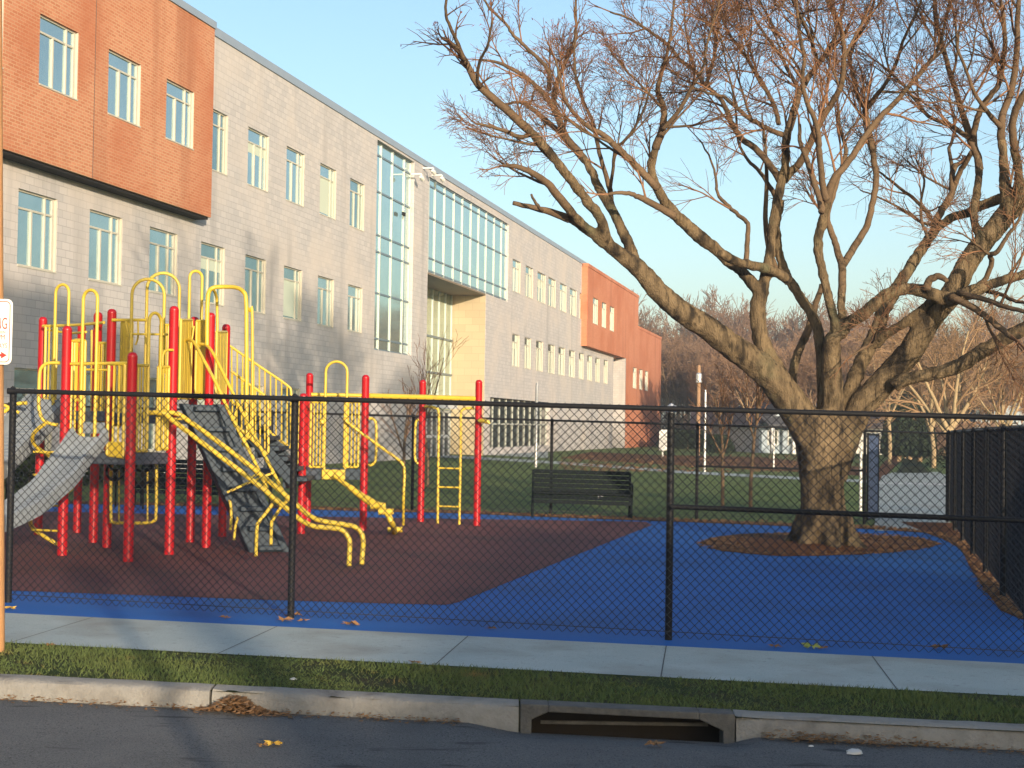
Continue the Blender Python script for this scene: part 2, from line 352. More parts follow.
# litter on mulch, gutter and litter strips: uncountable leaf flakes
def flakes(mb, n, fn, size, rnd):
    for _ in range(n):
        x, y, z = fn(rnd); s_ = size*rnd.uniform(.5, 1.3); a = rnd.uniform(0, 6.283); t = rnd.uniform(-.6, .6); t2 = rnd.uniform(-.6, .6)
        c, s2 = math.cos(a)*s_, math.sin(a)*s_
        k = len(mb.v); mb.v += [(x-c, y-s2, z+.004+abs(t)*s_*.3), (x+s2*.6, y-c*.6, z+.004), (x+c, y+s2, z+.004+abs(t2)*s_), (x-s2*.6, y+c*.6, z+.006)]
        mb.f += [(k, k+1, k+2), (k, k+2, k+3)]; mb.m += [0, 0]
rl = random.Random(5)
mb = MB()
def f1(r):
    a = r.uniform(0, 6.283); d = math.sqrt(r.random())*1.02; p = G(817+118*math.cos(a)*d, 544.5-11.5*math.sin(a)*d); return p.x, p.y, gz(p.x)+.01+.08*max(0, 1-d)
flakes(mb, 2600, f1, .045, rl)
def f2(r):
    i = r.randrange(len(stp)-1); t = r.random(); u = stp[i][0]*(1-t)+stp[i+1][0]*t; v = stp[i][1]*(1-t)+stp[i+1][1]*t; p = G(u, v); x = p.x+abs(r.gauss(.05, .35)); return x, p.y+r.uniform(-.1,.3), gz(x)+.006
flakes(mb, 1500, f2, .04, rl)
def f3(r):
    i = r.randrange(9); t = r.random(); u = far_px[i][0]*(1-t)+far_px[i+1][0]*t; v = far_px[i][1]*(1-t)+far_px[i+1][1]*t; p = G(u, v); return p.x, p.y+abs(r.gauss(0, .5))-.05, gz(p.x)+.006
flakes(mb, 3500, f3, .05, rl)
def f4(r):
    p = G(r.uniform(560, 868), r.uniform(455, 472)); return p.x, p.y, gz(p.x)+.004
flakes(mb, 2500, f4, .12, rl)
def f5(r):
    p = G(r.uniform(500, 940), 527+r.expovariate(.35)+0); return p.x, p.y, gz(p.x)+.008
tag(mb.build('leaf_litter', M['leafa']), 'brown and orange fallen leaves over mulch and lawn edges', 'leaf litter', kind='stuff')
mb = MB()
def f6(r):
    x = r.uniform(-4, 3.6)
    while DR0-.35 < x < DR1+.15: x = r.uniform(-4, 3.6)
    d = abs(r.gauss(0, .05)); y = yk(x)-.17-d; return x, y, gz(x)+ROADZ+max(0, .03-d*.3)*r.random()
flakes(mb, 900, f6, .016, rl)
def f7(r):
    p0 = G(232, 697); x = p0.x+r.gauss(.05, .12); d = abs(r.gauss(0, .10)); y = yk(x)-.17-d*.9+.05; return x, y, gz(x)+ROADZ+.10*r.random()*math.exp(-((x-p0.x)/.14)**2)
flakes(mb, 1100, f7, .02, rl)
def f8(r):
    x = DR1+.14+r.random()*.3+abs(r.gauss(0, .4)); d = abs(r.gauss(0, .07)); y = yk(x)-.17-d; return x, y, gz(x)+ROADZ+.05*r.random()
flakes(mb, 260, f8, .018, rl)
tag(mb.build('gutter_litter', M['leafa']), 'dry leaf crumbs and pine straw gathered along the kerb gutter', 'leaf litter', kind='stuff')

def leaf(u, v, size, m, label, z=.006, road=False):
    size *= 1.35
    p = G(u, v, ROADZ if road else 0); mb = MB(); r = rl; n = 9; a0 = r.uniform(0, 6.28); vs = [(0, 0, size*.25)]
    for i in range(n*2):
        a = a0+math.pi*i/n; rr = size*(1 if i % 2 == 0 else .5)*r.uniform(.7, 1.1)
        vs.append((rr*math.cos(a), rr*.8*math.sin(a), max(.002, size*r.uniform(.0, .5))))
    mb.add(vs, [(0, 1+i, 1+(i+1)%(2*n)) for i in range(2*n)])
    mb.tube([(0,0,size*.2), (size*1.1*math.cos(a0+.3), size*1.1*math.sin(a0+.3), .01)], .002, 4)
    o = mb.build('fallen_leaf', m); o.location = (p.x, p.y, p.z+z if not road else gz(p.x)+ROADZ+.004); tag(o, label, 'leaf', 'fallen leaves')
for a in [(225,619,.04,M['leafa'],'small tan leaf on blue rubber left of the first fence post'),
          (284,622,.065,M['leafa'],'broad tan leaf lying left against the foot of the fence post'),
          (294,617,.06,M['leafa'],'upright curled leaf leaning on the foot of the fence post'),
          (303,622,.045,M['leafa'],'thin pale leaf just right of the fence post foot'),
          (351,626,.06,M['leafa'],'flat brown leaf on blue rubber right of the first fence post'),
          (492,630,.04,M['leafa'],'dark little leaf on blue rubber midway between the two fence posts'),
          (774,648,.05,M['leafa'],'reddish leaf at pavement edge beside the yellow-green leaf'),
          (812,649,.065,M['leafc'],'yellow-green leaf at the edge of pavement right of the second post'),
          (824,650,.04,M['leafa'],'thin brown leaf touching the yellow-green leaf'),
          (939,650,.065,M['leafa'],'pale curled leaf standing on blue rubber at far right'),
          (9,610,.05,M['leafb'],'yellow leaf on blue rubber beside the timber sign pole'),
          (50,647,.035,M['leafa'],'brown leaf on the grass edge near the sign pole'),
          (415,664,.04,M['leafa'],'dark leaf at the pavement and grass edge')]: leaf(*a)
leaf(274, 746, .05, M['leafb'], 'bright yellow leaf lying on the asphalt', road=True)
leaf(262, 747, .03, M['leafa'], 'small brown leaf left of the bright yellow road leaf', road=True)
leaf(655, 747, .05, M['leafa'], 'brown leaf on asphalt in front of the storm drain', road=True)
def scrap(u, v, s_, label, road=True):
    p = G(u, v, ROADZ if road else 0); mb = MB(); r = rl
    n = 7; vs = []
    for j in range(3):
        for i in range(n):
            a = 6.283*i/n; rr = s_*(1, .8, .3)[j]*r.uniform(.7, 1.1); vs.append((rr*math.cos(a), .6*rr*math.sin(a), (0, .25, .42)[j]*s_*r.uniform(.8, 1.2)))
    mb.add(vs, [(j*n+i, j*n+(i+1)%n, (j+1)*n+(i+1)%n, (j+1)*n+i) for j in range(2) for i in range(n)]+[tuple(range(2*n, 3*n))])
    o = mb.build('paper_scrap', M['paper']); o.location = (p.x, p.y, gz(p.x)+(ROADZ if road else 0)+.003); tag(o, label, 'litter', 'scraps of litter')
scrap(855, 754, .06, 'crumpled white paper scrap on asphalt near right kerb')
scrap(136, 702, .03, 'tiny white scrap in the gutter by the left kerb')
scrap(811, 747, .02, 'tiny pale scrap on asphalt left of the crumpled paper')
scrap(293, 680, .03, 'pale scrap caught in the verge grass', False)

# ------------------------------------------------------------------ storm drain
t = thing('storm_drain', 'dark storm drain inlet with long slot set in the kerb', 'storm drain', (.5*(DR0+DR1), yk(0)-.1, gz(0)))
L_ = DR1-DR0; H = .17
def kp(x, dy, z): return (x, yk(x)+dy, gz(x)+z)
mb = MB()
# hood with the slot cut out: outline polygons extruded in y
def slab(pts, y0, y1):
    n = len(pts); vs = [kp(x, y0, z) for x, z in pts]+[kp(x, y1, z) for x, z in pts]
    mb.add(vs, [tuple(range(n)), tuple(range(2*n-1, n-1, -1))]+[(i, n+i, n+(i+1)%n, (i+1)%n) for i in range(n)])
z1 = .022; e = .07
slab([(DR0+.002,-.34),(DR0+e,-.34),(DR0+e,-.07),(DR0+e+.1,-.02),(DR0+e+.1,z1),(DR0+.002,z1)], -.17, -.003)
slab([(DR1-.002,-.34),(DR1-.002,z1),(DR1-e-.14,z1),(DR1-e-.14,-.02),(DR1-e,-.08),(DR1-e,-.34)], -.17, -.003)
slab([(DR0+e+.1,z1),(DR0+e+.1,-.02),(DR1-e-.14,-.02),(DR1-e-.14,z1)], -.17, -.003)
mb.build('hood', M['cage'], t, bevel=.006)
mb = MB(); mb.box(((DR0+DR1)/2, yk((DR0+DR1)/2)+.25, -.02-.4), (L_, .04, .8)); mb.box(((DR0+DR1)/2, yk((DR0+DR1)/2)+.08, -.02-.42), (L_*.98, .3, .04)); mb.box(((DR0+DR1)/2, yk((DR0+DR1)/2)+.11, -.036), (L_*.98, .24, .02))
mb.build('chamber', M['dark'], t)  # concrete inside coloured near-black to stand in for shade in the slot
mb = MB()
mb.box(kp((DR0+DR1)/2, .02, -.10), (L_*.8, .015, .02)); mb.build('guard_bar', M['cage'], t)
if False: mb = MB(); mb.add([kp(DR0+.1, -.19, ROADZ+.002), kp(DR0-.02, -.3, ROADZ+.004), kp(DR1-.2, -.32, ROADZ+.004), kp(DR1-.3, -.19, ROADZ+.002)], [(0,1,2,3)]); pass

# ------------------------------------------------------------------ chain link fences
def chain_mesh(A, B, z0, z1, pitch=.074, r=.0021, n=3):
    mb = MB(); A = Vector(A); B = Vector(B); L = (B-A).length; d = (B-A)/L; nrm = Vector((-d.y, d.x, 0)); Hh = z1-z0
    def pt(s, z, o): q = A+d*s; return (q.x+nrm.x*o, q.y+nrm.y*o, gz(q.x)+z)
    k = int((L+Hh)/pitch)+1
    for i in range(k):
        for sgn in (1, -1):
            s0 = i*pitch-Hh if sgn > 0 else i*pitch; s1 = s0+Hh*sgn
            za, zb = z0, z1; sa, sb = s0, s1
            if sa < 0: za = z0+(0-sa)*(z1-z0)/(sb-sa) if sgn > 0 else za; sa = 0
            if sgn > 0 and sb > L: zb = za+(L-sa); sb = L
            if sgn < 0:
                if sa > L: za = z0+(sa-L); sa = L
                if sb < 0: zb = za+sa; sb = 0
            if zb-za < .03: continue
            zb = min(zb, z1)
            mb.tube([pt(sa, za, .003*sgn), pt(sb, zb, .003*sgn)], r, n, False)
    for i in range(int(L/pitch)+1): mb.tube([pt(i*pitch, z1-.01, 0), pt(i*pitch, z1+.022, 0)], r*1.3, 3, False)
    return mb
def fence(label, pts, h, posts_, rail_r=.021, post_r=.03, wire_r=.0021, midrails=(), name='chain_link_fence', mesh_gap=.03, bottom=None, group='chain link fences', pitch=.074, caps=False):
    A0 = pts[0]; t = thing(name, label, 'fence', (A0[0], A0[1], gz(A0[0])), 0, group)
    for i in range(len(pts)-1):
        a, b = Vector((*pts[i][:2], 0)), Vector((*pts[i+1][:2], 0))
        mb = MB(); mb.tube([(a.x, a.y, gz(a.x)+h), (b.x, b.y, gz(b.x)+h)], rail_r, 10); mb.build('top_rail', M['black'], t, smooth='auto')
        chain_mesh(a, b, mesh_gap, h+.005, pitch, wire_r).build('chain_link', M['wire'], t)
        mb = MB(); nz = Vector((-(b-a).y, (b-a).x, 0)).normalized()*.01
        mb.tube([(a.x-nz.x, a.y-nz.y, gz(a.x)+mesh_gap+.05), (b.x-nz.x, b.y-nz.y, gz(b.x)+mesh_gap+.05)], .0035, 4); mb.build('tension_wire', M['wire'], t)
    for (x, y, *c) in posts_:
        mb = MB(); mb.tube([(x, y+.045, gz(x)-.2), (x, y+.045, gz(x)+h-.02)], post_r, 12)
        p = mb.build('post', M['black'], t, smooth='auto')
        mb = MB(); z = gz(x)+h
        mb.tube([(x, y+.045, z-.03), (x, y+.045, z-.0), (x, y+.03, z+.028), (x, y+.02, z+.042)], [post_r*1.15, post_r*1.15, post_r*.8, .005], 12); mb.tube([(x-.035, y, z), (x+.035, y, z)], rail_r+.006, 10)
        mb.build('post_cap', M['galv'] if (c and c[0]) else M['black'], p, smooth='auto')
    for (a, b, z) in midrails:
        mb = MB(); mb.tube([(a[0], a[1], gz(a[0])+z), (b[0], b[1], gz(b[0])+z)], rail_r, 10); mb.build('mid_rail', M['black'], t, smooth='auto')
    return t
p1 = G(290, 619); p2 = G(669, 641); dv = (p2-p1); dv.z = 0
FA = p1-dv*(3.0/dv.length)*1.0; FB = p2+dv*1.0; FB2 = p2+dv*2
e0 = P(6.5, 500, p1.y-dv.y*.78); FA0 = G(6.5, 603.3)
fence('black chain link fence along the near pavement, its rail crossing the whole view', [FA0, FB2], 1.87,
      [(FA0.x, FA0.y), (p1.x, p1.y), (p2.x, p2.y, 1), (FB.x, FB.y), (FB2.x, FB2.y)], wire_r=.0033,
      midrails=[(p2, FB2, 1.08)])
# far fence (lawn side) and the return on the left
ffY = 28.75
q = lambda u: G(u, 517+(u-551)*.022)
ff = [P(u, 500, ffY) for u in (6, 130, 270, 412, 551, 697)]; fg0, fg1 = P(865, 500, ffY+.3), P(952, 500, ffY+1.2)
fence('far black chain link fence between rubber surface and lawn, behind the bench', [ff[0]-Vector((6,0,0)), ff[-1], P(865, 500, ffY+.2)], 1.81,
      [(p.x, p.y) for p in ff]+[(fg0.x, fg0.y)], rail_r=.02, post_r=.03, wire_r=.0026, midrails=[(ff[-1], fg0, 1.02)], pitch=.085)
# slatted fence on the right
ra, rb = G(1018, 612), G(950, 522)
RF = [Vector((6.0, yf(6.0)+.4, 0)) if False else ra+(ra-rb)*.09, rb]
t = thing('slatted_fence', 'black slat filled chain link fence running back along the right side', 'fence', (ra.x, ra.y, gz(ra.x)), 0)
a, b = RF[0].copy(), RF[1].copy(); a.z = b.z = 0; d = (b-a); Lr = d.length; d.normalize(); nn = Vector((-d.y, d.x, 0))
mb = MB(); rs = random.Random(8); k = int(Lr/.078)
for i in range(k):
    c = a+d*(i*.078+.039); w = rs.uniform(.02, .028); yw = rs.uniform(-.25, .25)
    mb.box((c.x, c.y, gz(c.x)+.93+rs.uniform(-.01, .01)), (w, .006, 1.74), math.atan2(d.y, d.x)+yw)
mb.build('privacy_slats', M['slat'], t)
chain_mesh(a-nn*.0, b, .04, 1.83, .074, .0023).build('chain_link', M['wire'], t)
mb = MB(); mb.tube([(a.x, a.y, gz(a.x)+1.82), (b.x, b.y, gz(b.x)+1.82)], .022, 10); mb.build('top_rail', M['black'], t, smooth='auto')
for i in range(7):
    c = a+d*(Lr*i/6); mb = MB(); mb.tube([(c.x-.04, c.y, gz(c.x)-.2), (c.x-.04, c.y, gz(c.x)+1.82)], .034, 12); mb.tube([(c.x-.04, c.y, gz(c.x)+1.82), (c.x-.04, c.y, gz(c.x)+1.87)], [.036, .01], 12)
    mb.build('post', M['black'], t, smooth='auto')
# gateway fence bit between gate post and slatted fence, with the open gate leaf
t = thing('fence_gate', 'narrow chain link gate with blue-grey screen standing open edge-on beside the path', 'gate', (fg0.x, fg0.y, gz(fg0.x)), 0)
g0 = P(867.5, 500, ffY+.3); g1 = P(878, 500, ffY+1.3)
mb = MB(); 
for z in (.08, 1.72): mb.tube([(g0.x, g0.y, gz(g0.x)+z), (g1.x, g1.y, gz(g1.x)+z)], .02, 8)
for g_ in (g0, g1): mb.tube([(g_.x, g_.y, gz(g_.x)+.06), (g_.x, g_.y, gz(g_.x)+1.75)], .02, 8)
mb.build('gate_frame', M['black'], t, smooth='auto')
mb = MB(); mb.box(((g0.x+g1.x)/2, (g0.y+g1.y)/2, gz(g0.x)+.9), ((g1-g0).xy.length*.94, .012, 1.6), math.atan2((g1-g0).y, (g1-g0).x)); mb.build('screen', M['navy'], t)
t = fence('short black chain link fence across the path beside the slatted fence', [fg0, rb], 1.79, [(rb.x-.05, rb.y)], rail_r=.02, wire_r=.0026, mesh_gap=.05, pitch=.085)

# ------------------------------------------------------------------ sign pole
pb = G(1.5, 652); pr = .047
t = thing('sign_pole', 'orange-brown timber sign pole at the left edge of the view', 'pole', (pb.x-.0, pb.y, pb.z))
xp = P(4.5, 500, pb.y).x-pr
q1, q2, q3 = P(4.5, 640, pb.y), P(3.2, 300, pb.y), P(1.5, -60, pb.y); dp0 = Vector((pr, 0, 0))
mb = MB(); mb.tube([q1-dp0-Vector((0,0,.4)), q1-dp0, q2-dp0, q3-dp0, q3-dp0+Vector((0,0,2))], pr, 14); mb.build('shaft', M['pole'], t, smooth='auto')
sx = P(12, 330, pb.y-.06).x; sz1 = P(6, 299, pb.y-.06).z; sz0 = P(6, 364.5, pb.y-.06).z; sh = sz1-sz0; sw_ = sh*.667; scx = sx-sw_/2; scz = (sz0+sz1)/2; sy = pb.y-.055
t = thing('parking_sign', 'white no parking sign with red letters on the timber pole', 'sign', (scx, sy, scz))
def rrect(w, h, r, k=6):
    o = []
    for cx, cy, a0 in ((w/2-r, h/2-r, 0), (-w/2+r, h/2-r, 90), (-w/2+r, -h/2+r, 180), (w/2-r, -h/2+r, 270)):
        for j in range(k+1): a = math.radians(a0+90*j/k); o.append((cx+r*math.cos(a), cy+r*math.sin(a)))
    return o
def plate(mb, poly, y0, y1):
    n = len(poly); mb.add([(scx+x, y0, scz+z) for x, z in poly]+[(scx+x, y1, scz+z) for x, z in poly], [tuple(range(n)), tuple(range(2*n-1, n-1, -1))]+[(i, (i+1)%n, n+(i+1)%n, n+i)[::-1] for i in range(n)])
mb = MB(); plate(mb, rrect(sw_, sh, .04), sy, sy+.003); mb.build('plate', M['signw'], t)
o_ = rrect(sw_-.03, sh-.03, .03); i_ = rrect(sw_-.042, sh-.042, .025); n = len(o_)
mb = MB(); mb.add([(scx+x, sy-.002, scz+z) for x, z in o_+i_], [(i, (i+1)%n, n+(i+1)%n, n+i) for i in range(n)]); mb.build('border', M['signr'], t)
def text(s_, size, x, z, y, m, parent, name='lettering', sx_=1, align='CENTER', rot=(math.pi/2, 0, 0)):
    c = bpy.data.curves.new('t', 'FONT'); c.body = s_; c.size = size; c.align_x = align; c.extrude = .0006
    o = bpy.data.objects.new('t', c); COL.objects.link(o); bpy.context.view_layer.update()
    me = bpy.data.meshes.new_from_object(o.evaluated_get(bpy.context.evaluated_depsgraph_get())); bpy.data.objects.remove(o)
    me.materials.clear(); me.materials.append(m); ob = bpy.data.objects.new(name, me); COL.objects.link(ob); ob.parent = parent
    me.transform(Matrix.Rotation(math.pi/2, 4, 'X') @ Matrix.Diagonal((sx_, 1, 1, 1)))
    me.transform(MATS[parent.name].inverted() @ Matrix.Translation(Vector((x, y, z)))); return ob
text('NO', .11, scx, scz+.125, sy-.002, M['signr'], t, sx_=.55)
text('PARKING', .115, scx, scz+.02, sy-.002, M['signr'], t, sx_=.5)
text('ANY TIME BETWEEN', .026, scx, scz-.012, sy-.002, M['signr'], t, sx_=.9)
text('8 AM - 4 PM', .05, scx, scz-.055, sy-.002, M['signr'], t, sx_=.82)
text('SCHOOL DAYS', .05, scx, scz-.115, sy-.002, M['signr'], t, sx_=.72)
mb = MB(); za = scz-.165
mb.add([(scx+x, sy-.003, za+z) for x, z in ((-.1,-.008),(.08,-.008),(.08,-.024),(.122,0),(.08,.024),(.08,.008),(-.1,.008))], [(0,1,5,6),(2,3,4),(1,2,4,5)]); mb.build('arrow', M['signr'], t)
mb = MB(); mb.box((scx, sy+.03, scz), (.03, .05, .03)); mb.build('bracket', M['galv'], t)

# ------------------------------------------------------------------ school building
d2 = ray(850, 430); d2.z = 0; d2.normalize(); AR = math.atan2(d2.y, d2.x)
FA_ = Vector((-8.83, 50, 0)); YB = Vector((-d2.y, d2.x, 0))
def fac(u, v, off=0):
    d = ray(u, v); o = FA_+YB*off; t_ = (o.dot(YB))/(d.dot(YB)); p = d*t_+Vector((0, 0, CZ)); return (p-FA_).dot(d2), p.z
def rel(u, depth_from):   # inward distance where the ray at u meets the cross wall at s=depth_from
    lo, hi = 0, 12
    for _ in range(40):
        m_ = (lo+hi)/2
        if fac(u, 420, m_)[0] > depth_from: hi = m_
        else: lo = m_
    return lo
SCH = thing('school_building', 'long three storey school of grey block and orange brick with glass entrance', 'building', FA_, AR)
MS = MATS[SCH.name]
def W_(s, y, z): return tuple(MS @ Vector((s, y, z)))
def wall(mb, s0, s1, z0, z1, y, ops, dep=.12):
    xs = sorted(set([s0, s1]+[a for o in ops for a in o[:2] if s0 < a < s1])); zs = sorted(set([z0, z1]+[a for o in ops for a in o[2:4] if z0 < a < z1]))
    for i in range(len(xs)-1):
        for j in range(len(zs)-1):
            cx, cz = (xs[i]+xs[i+1])/2, (zs[j]+zs[j+1])/2
            if any(o[0] < cx < o[1] and o[2] < cz < o[3] for o in ops): continue
            mb.add([W_(xs[i], y, zs[j]), W_(xs[i+1], y, zs[j]), W_(xs[i+1], y, zs[j+1]), W_(xs[i], y, zs[j+1])], [(0,1,2,3)])
    for o in ops:
        a, b, c, e_ = o[:4]; dp = o[4] if len(o) > 4 else dep
        mb.add([W_(a,y,c), W_(b,y,c), W_(b,y,e_), W_(a,y,e_), W_(a,y+dp,c), W_(b,y+dp,c), W_(b,y+dp,e_), W_(a,y+dp,e_)], [(0,4,5,1),(1,5,6,2),(2,6,7,3),(3,7,4,0)])
def lbox(mb, s0, s1, y0, y1, z0, z1):
    vs = [W_(a, b, c) for a in (s0, s1) for b in (y0, y1) for c in (z0, z1)]
    mb.add(vs, [(0,1,3,2),(4,6,7,5),(0,4,5,1),(2,3,7,6),(0,2,6,4),(1,5,7,3)])
def window(a, b, c, e_, y, dep=.12, style=0, simple=False, gm=None):
    w, h = b-a, e_-c; mb = MB(); yf_ = y+dep-.05; fr = .045; rt = w*.05
    if simple: rt = w*.12
    lbox(mb, a, a+fr, yf_, y+dep, c, e_); lbox(mb, b-fr-rt, b-.03, yf_, y+dep, c, e_)
    lbox(mb, a+fr, b-fr-rt, yf_, y+dep, c, c+fr); lbox(mb, a+fr, b-fr-rt, yf_, y+dep, e_-fr, e_)
    lbox(mb, b-.03, b-.004, y+.01, y+dep, c+.004, e_-.004)           # deep right jamb lining
    lbox(mb, a+.004, b-.004, y-.02, y+dep-.05, c-.03, c+.004)                 # sill
    tz = c+h*.76; lbox(mb, a+fr, b-fr-rt, yf_+.005, y+dep-.002, tz-.025, tz+.025)
    mx = a+fr+(w-fr-rt)*.4
    lbox(mb, b-fr-rt-w*.2, b-fr-rt-w*.2+.05, yf_-.005, y+dep-.003, c+fr, e_-fr)
    if style != 1: lbox(mb, mx-.03, mx+.03, yf_-.01, y+dep-.004, c+fr, tz-.025)
    o = mb.build('window', M['frame'], SCH)
    mb = MB(); mb.add([W_(a, y+dep-.01, c), W_(b, y+dep-.01, c), W_(b, y+dep-.01, e_), W_(a, y+dep-.01, e_)], [(0,1,2,3)])
    mb.build('pane', gm or M['glass'], o)
    if style == 3:
        dz = R_.uniform(.25, .6)*h; mb = MB(); mb.add([W_(a+fr, y+dep-.014, tz-.02-dz*.6), W_(b-fr-rt, y+dep-.014, tz-.02-dz*.6), W_(b-fr-rt, y+dep-.014, tz-.02), W_(a+fr, y+dep-.014, tz-.02)], [(0,1,2,3)]); mb.build('blind', M['blind'], o)
    if style == 1:
        mb = MB(); mb.add([W_(a+fr, y+dep-.014, c+.1), W_(b-fr-rt, y+dep-.014, c+.1), W_(b-fr-rt, y+dep-.014, tz-.02), W_(a+fr, y+dep-.014, tz-.02)], [(0,1,2,3)]); mb.build('blind', M['blind'], o)
ZR = .5*(fac(300, 88)[1]+fac(440, 174)[1]); ZR = fac(218, 38)[1]
SL = fac(-260, 300)[0]; SE = fac(588, 300)[0]
s_ = lambda u, v=300, off=0: fac(u, v, off)[0]
zz = lambda u, v, off=0: fac(u, v, off)[1]
BO = -.5            # brick block stands proud
ops = []; wins = []
pitch = (s_(350, 200)-s_(248, 150))/3; ww = s_(269, 150)-s_(248, 150)
zu1, zu0 = zz(248, 126), zz(248, 184); zl1, zl0 = zz(245, 254), zz(245, 310)
for k in range(4): a = s_(248, 150)+k*pitch; wins.append((a, a+ww, zu0, zu1, 0, 1 if k == 2 else 0))
a = s_(248, 150)-pitch; wins.append((a, a+ww, zu0, zu1, 0, 0))
l0 = s_(245, 280)
for k in range(-6, 4): a = l0+k*pitch; wins.append((a, a+ww, zl0, zl1, 0, 1 if k in (1,) else 0))
zg1 = zz(88, 373); zg0 = zg1-2.1
for k in range(-6, 2): a = l0+k*pitch; wins.append((a, a+ww, zg0, zg1, 0, 0))
# far run of windows
for (u0, u1, v0, v1) in [(512.5,520.5,258,289),(525.6,533.2,265,296),(537.5,545.8,272,302),(548.5,556,277,306),(560,566.8,282,310),(570,577,286,313),(580,584,289,317)]:
    a, b = s_(u0, 280), s_(u1, 280); wins.append((a, b, zz(525.6,296), zz(525.6,265), 0, 2))
for (u0, u1) in [(512,519.5),(524.5,531),(536,543),(548,555),(558.5,565),(569,575),(579,584),(587.5,592.3),(595.5,600),(604,608)]:
    wins.append((s_(u0, 350), s_(u1, 350), zz(525,368.5), zz(525,337), 0, 2))
cw1 = (s_(376.5,200), s_(414,200), zz(377,350), zz(377,139)); cw2 = (s_(428.5,220), s_(508.5,250), zz(428.5,272), zz(428.5,176))
ent = (s_(428.5,220), s_(486,300), .0, cw2[2]); DEP = rel(450, ent[1])
stf = (s_(490,420), s_(550,420), zz(490,448), zz(490,397))
cw2b = (s_(428.5,220), s_(486,300), cw2[2], cw2[3])
allops = [w[:4] for w in wins]+[(*cw1, .2), (*cw2, .12), (ent[0], ent[1], -.5, ent[3]-.02, DEP), (*stf, .3)]
mb = MB(); SE2 = s_(613, 400)
# upper and lower: two wall runs because the far brick block covers the upper end
wall(mb, SL, SE2, -.8, ZR, 0, allops)
D = 16
mb.add([W_(SL,0,-.8), W_(SL,D,-.8), W_(SL,D,ZR), W_(SL,0,ZR)], [(0,3,2,1)])
mb.add([W_(SL,0,ZR), W_(SE2,0,ZR), W_(SE2,D,ZR), W_(SL,D,ZR)], [(0,1,2,3)])
mb.add([W_(SL,D,-.8), W_(SE2,D,-.8), W_(SE2,D,ZR), W_(SL,D,ZR)], [(0,3,2,1)])
mb.add([W_(SE2,0,-.8), W_(SE2,3,-.8), W_(SE2,3,ZR), W_(SE2,0,ZR)], [(0,1,2,3)])
mb.build('block_wall', M['block'], SCH)
mb = MB(); sb_ = s_(213, 120, BO); lbox(mb, sb_+.02, SE2, -.05, .5, ZR, ZR+.28); mb.build('coping', M['coping'], SCH)
# near brick block
zb1 = zz(213, 28, BO); zb0 = zz(209, 217, BO)
bw = []
pb0 = s_(108, 90, BO); pbw = s_(141, 90, BO)-pb0; bp_ = (s_(166, 110, BO)-s_(39, 60, BO))/2
for k in range(-3, 2): bw.append((pb0+k*bp_, pb0+k*bp_+pbw, zz(108, 113, BO), zz(108, 48, BO), BO, 0))
mb = MB(); wall(mb, SL-.3, sb_, zb0, zb1, BO, [w[:4] for w in bw])
mb.add([W_(SL-.3,BO,zb0), W_(sb_,BO,zb0), W_(sb_,-.002,zb0), W_(SL-.3,-.002,zb0)], [(0,3,2,1)])
mb.add([W_(sb_,BO,zb0), W_(sb_,1,zb0), W_(sb_,1,zb1), W_(sb_,BO,zb1)], [(0,1,2,3)])
mb.add([W_(SL-.3,BO,zb1), W_(sb_,BO,zb1), W_(sb_,D,zb1), W_(SL-.3,D,zb1)], [(0,1,2,3)])
mb.build('brick_wall', M['brick'], SCH)
mb = MB(); lbox(mb, SL-.3, sb_+.03, BO-.05, BO+.3, zb1, zb1+.22); mb.build('coping', M['coping'], SCH)
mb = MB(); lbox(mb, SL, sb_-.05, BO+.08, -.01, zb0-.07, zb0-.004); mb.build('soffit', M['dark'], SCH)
for w in bw: window(*w[:5], style=w[5])
for i, w in enumerate(wins):
    window(*w[:5], style=w[5] if w[5] == 1 else (3 if (i*7) % 5 == 0 else 0), simple=w[5] == 2, gm=M['glass2'] if (i*5) % 7 in (1, 4, 6) else None)
# far brick block
FO = -.45; fb0 = s_(587.5, 300, FO); fb1 = s_(638.5, 310, FO); zt = zz(587, 266, FO); zbt = zz(587.5, 346, FO)
fe0 = s_(626, 360, FO); fe1 = s_(661, 370, FO); zlow = zz(660, 339, FO)
fw = [(s_(u0, 310, FO), s_(u1, 310, FO), zz(593,323,FO), zz(593,297,FO), FO, 2) for u0, u1 in ((593,598),(602,606.3),(610,614.2))]
mb = MB(); wall(mb, fb0, fb1, zbt, zt, FO, [w[:4] for w in fw])
mb.add([W_(fb0,FO,zbt), W_(fb0,3,zbt), W_(fb0,3,zt), W_(fb0,FO,zt)], [(0,3,2,1)])
mb.add([W_(fb1,FO,zbt), W_(fb1,D,zbt), W_(fb1,D,zt), W_(fb1,FO,zt)], [(0,1,2,3)])
mb.add([W_(fb0,FO,zt), W_(fb1,FO,zt), W_(fb1,D,zt), W_(fb0,D,zt)], [(0,1,2,3)])
mb.add([W_(fb0,FO,zbt), W_(fe0,FO,zbt), W_(fe0,1,zbt), W_(fb0,1,zbt)], [(0,3,2,1)])
lw = [(s_(u0, 378, FO), s_(u1, 378, FO), zz(633,388,FO), zz(633,367,FO), FO, 2) for u0, u1 in ((633,636.5),(639.3,642.5),(645,648))]
wall(mb, fe0, fe1, -2, min(zlow, zbt)-.0, FO, [w[:4] for w in lw])
if zlow > zbt: wall(mb, fb1+.001, fe1, zbt, zlow, FO, [])
mb.add([W_(fe1,FO,-2), W_(fe1,D,-2), W_(fe1,D,zlow), W_(fe1,FO,zlow)], [(0,1,2,3)])
mb.add([W_(fb1,FO,zlow), W_(fe1,FO,zlow), W_(fe1,D,zlow), W_(fb1,D,zlow)], [(0,1,2,3)])
mb.build('brick_wall', M['brickfar'], SCH)
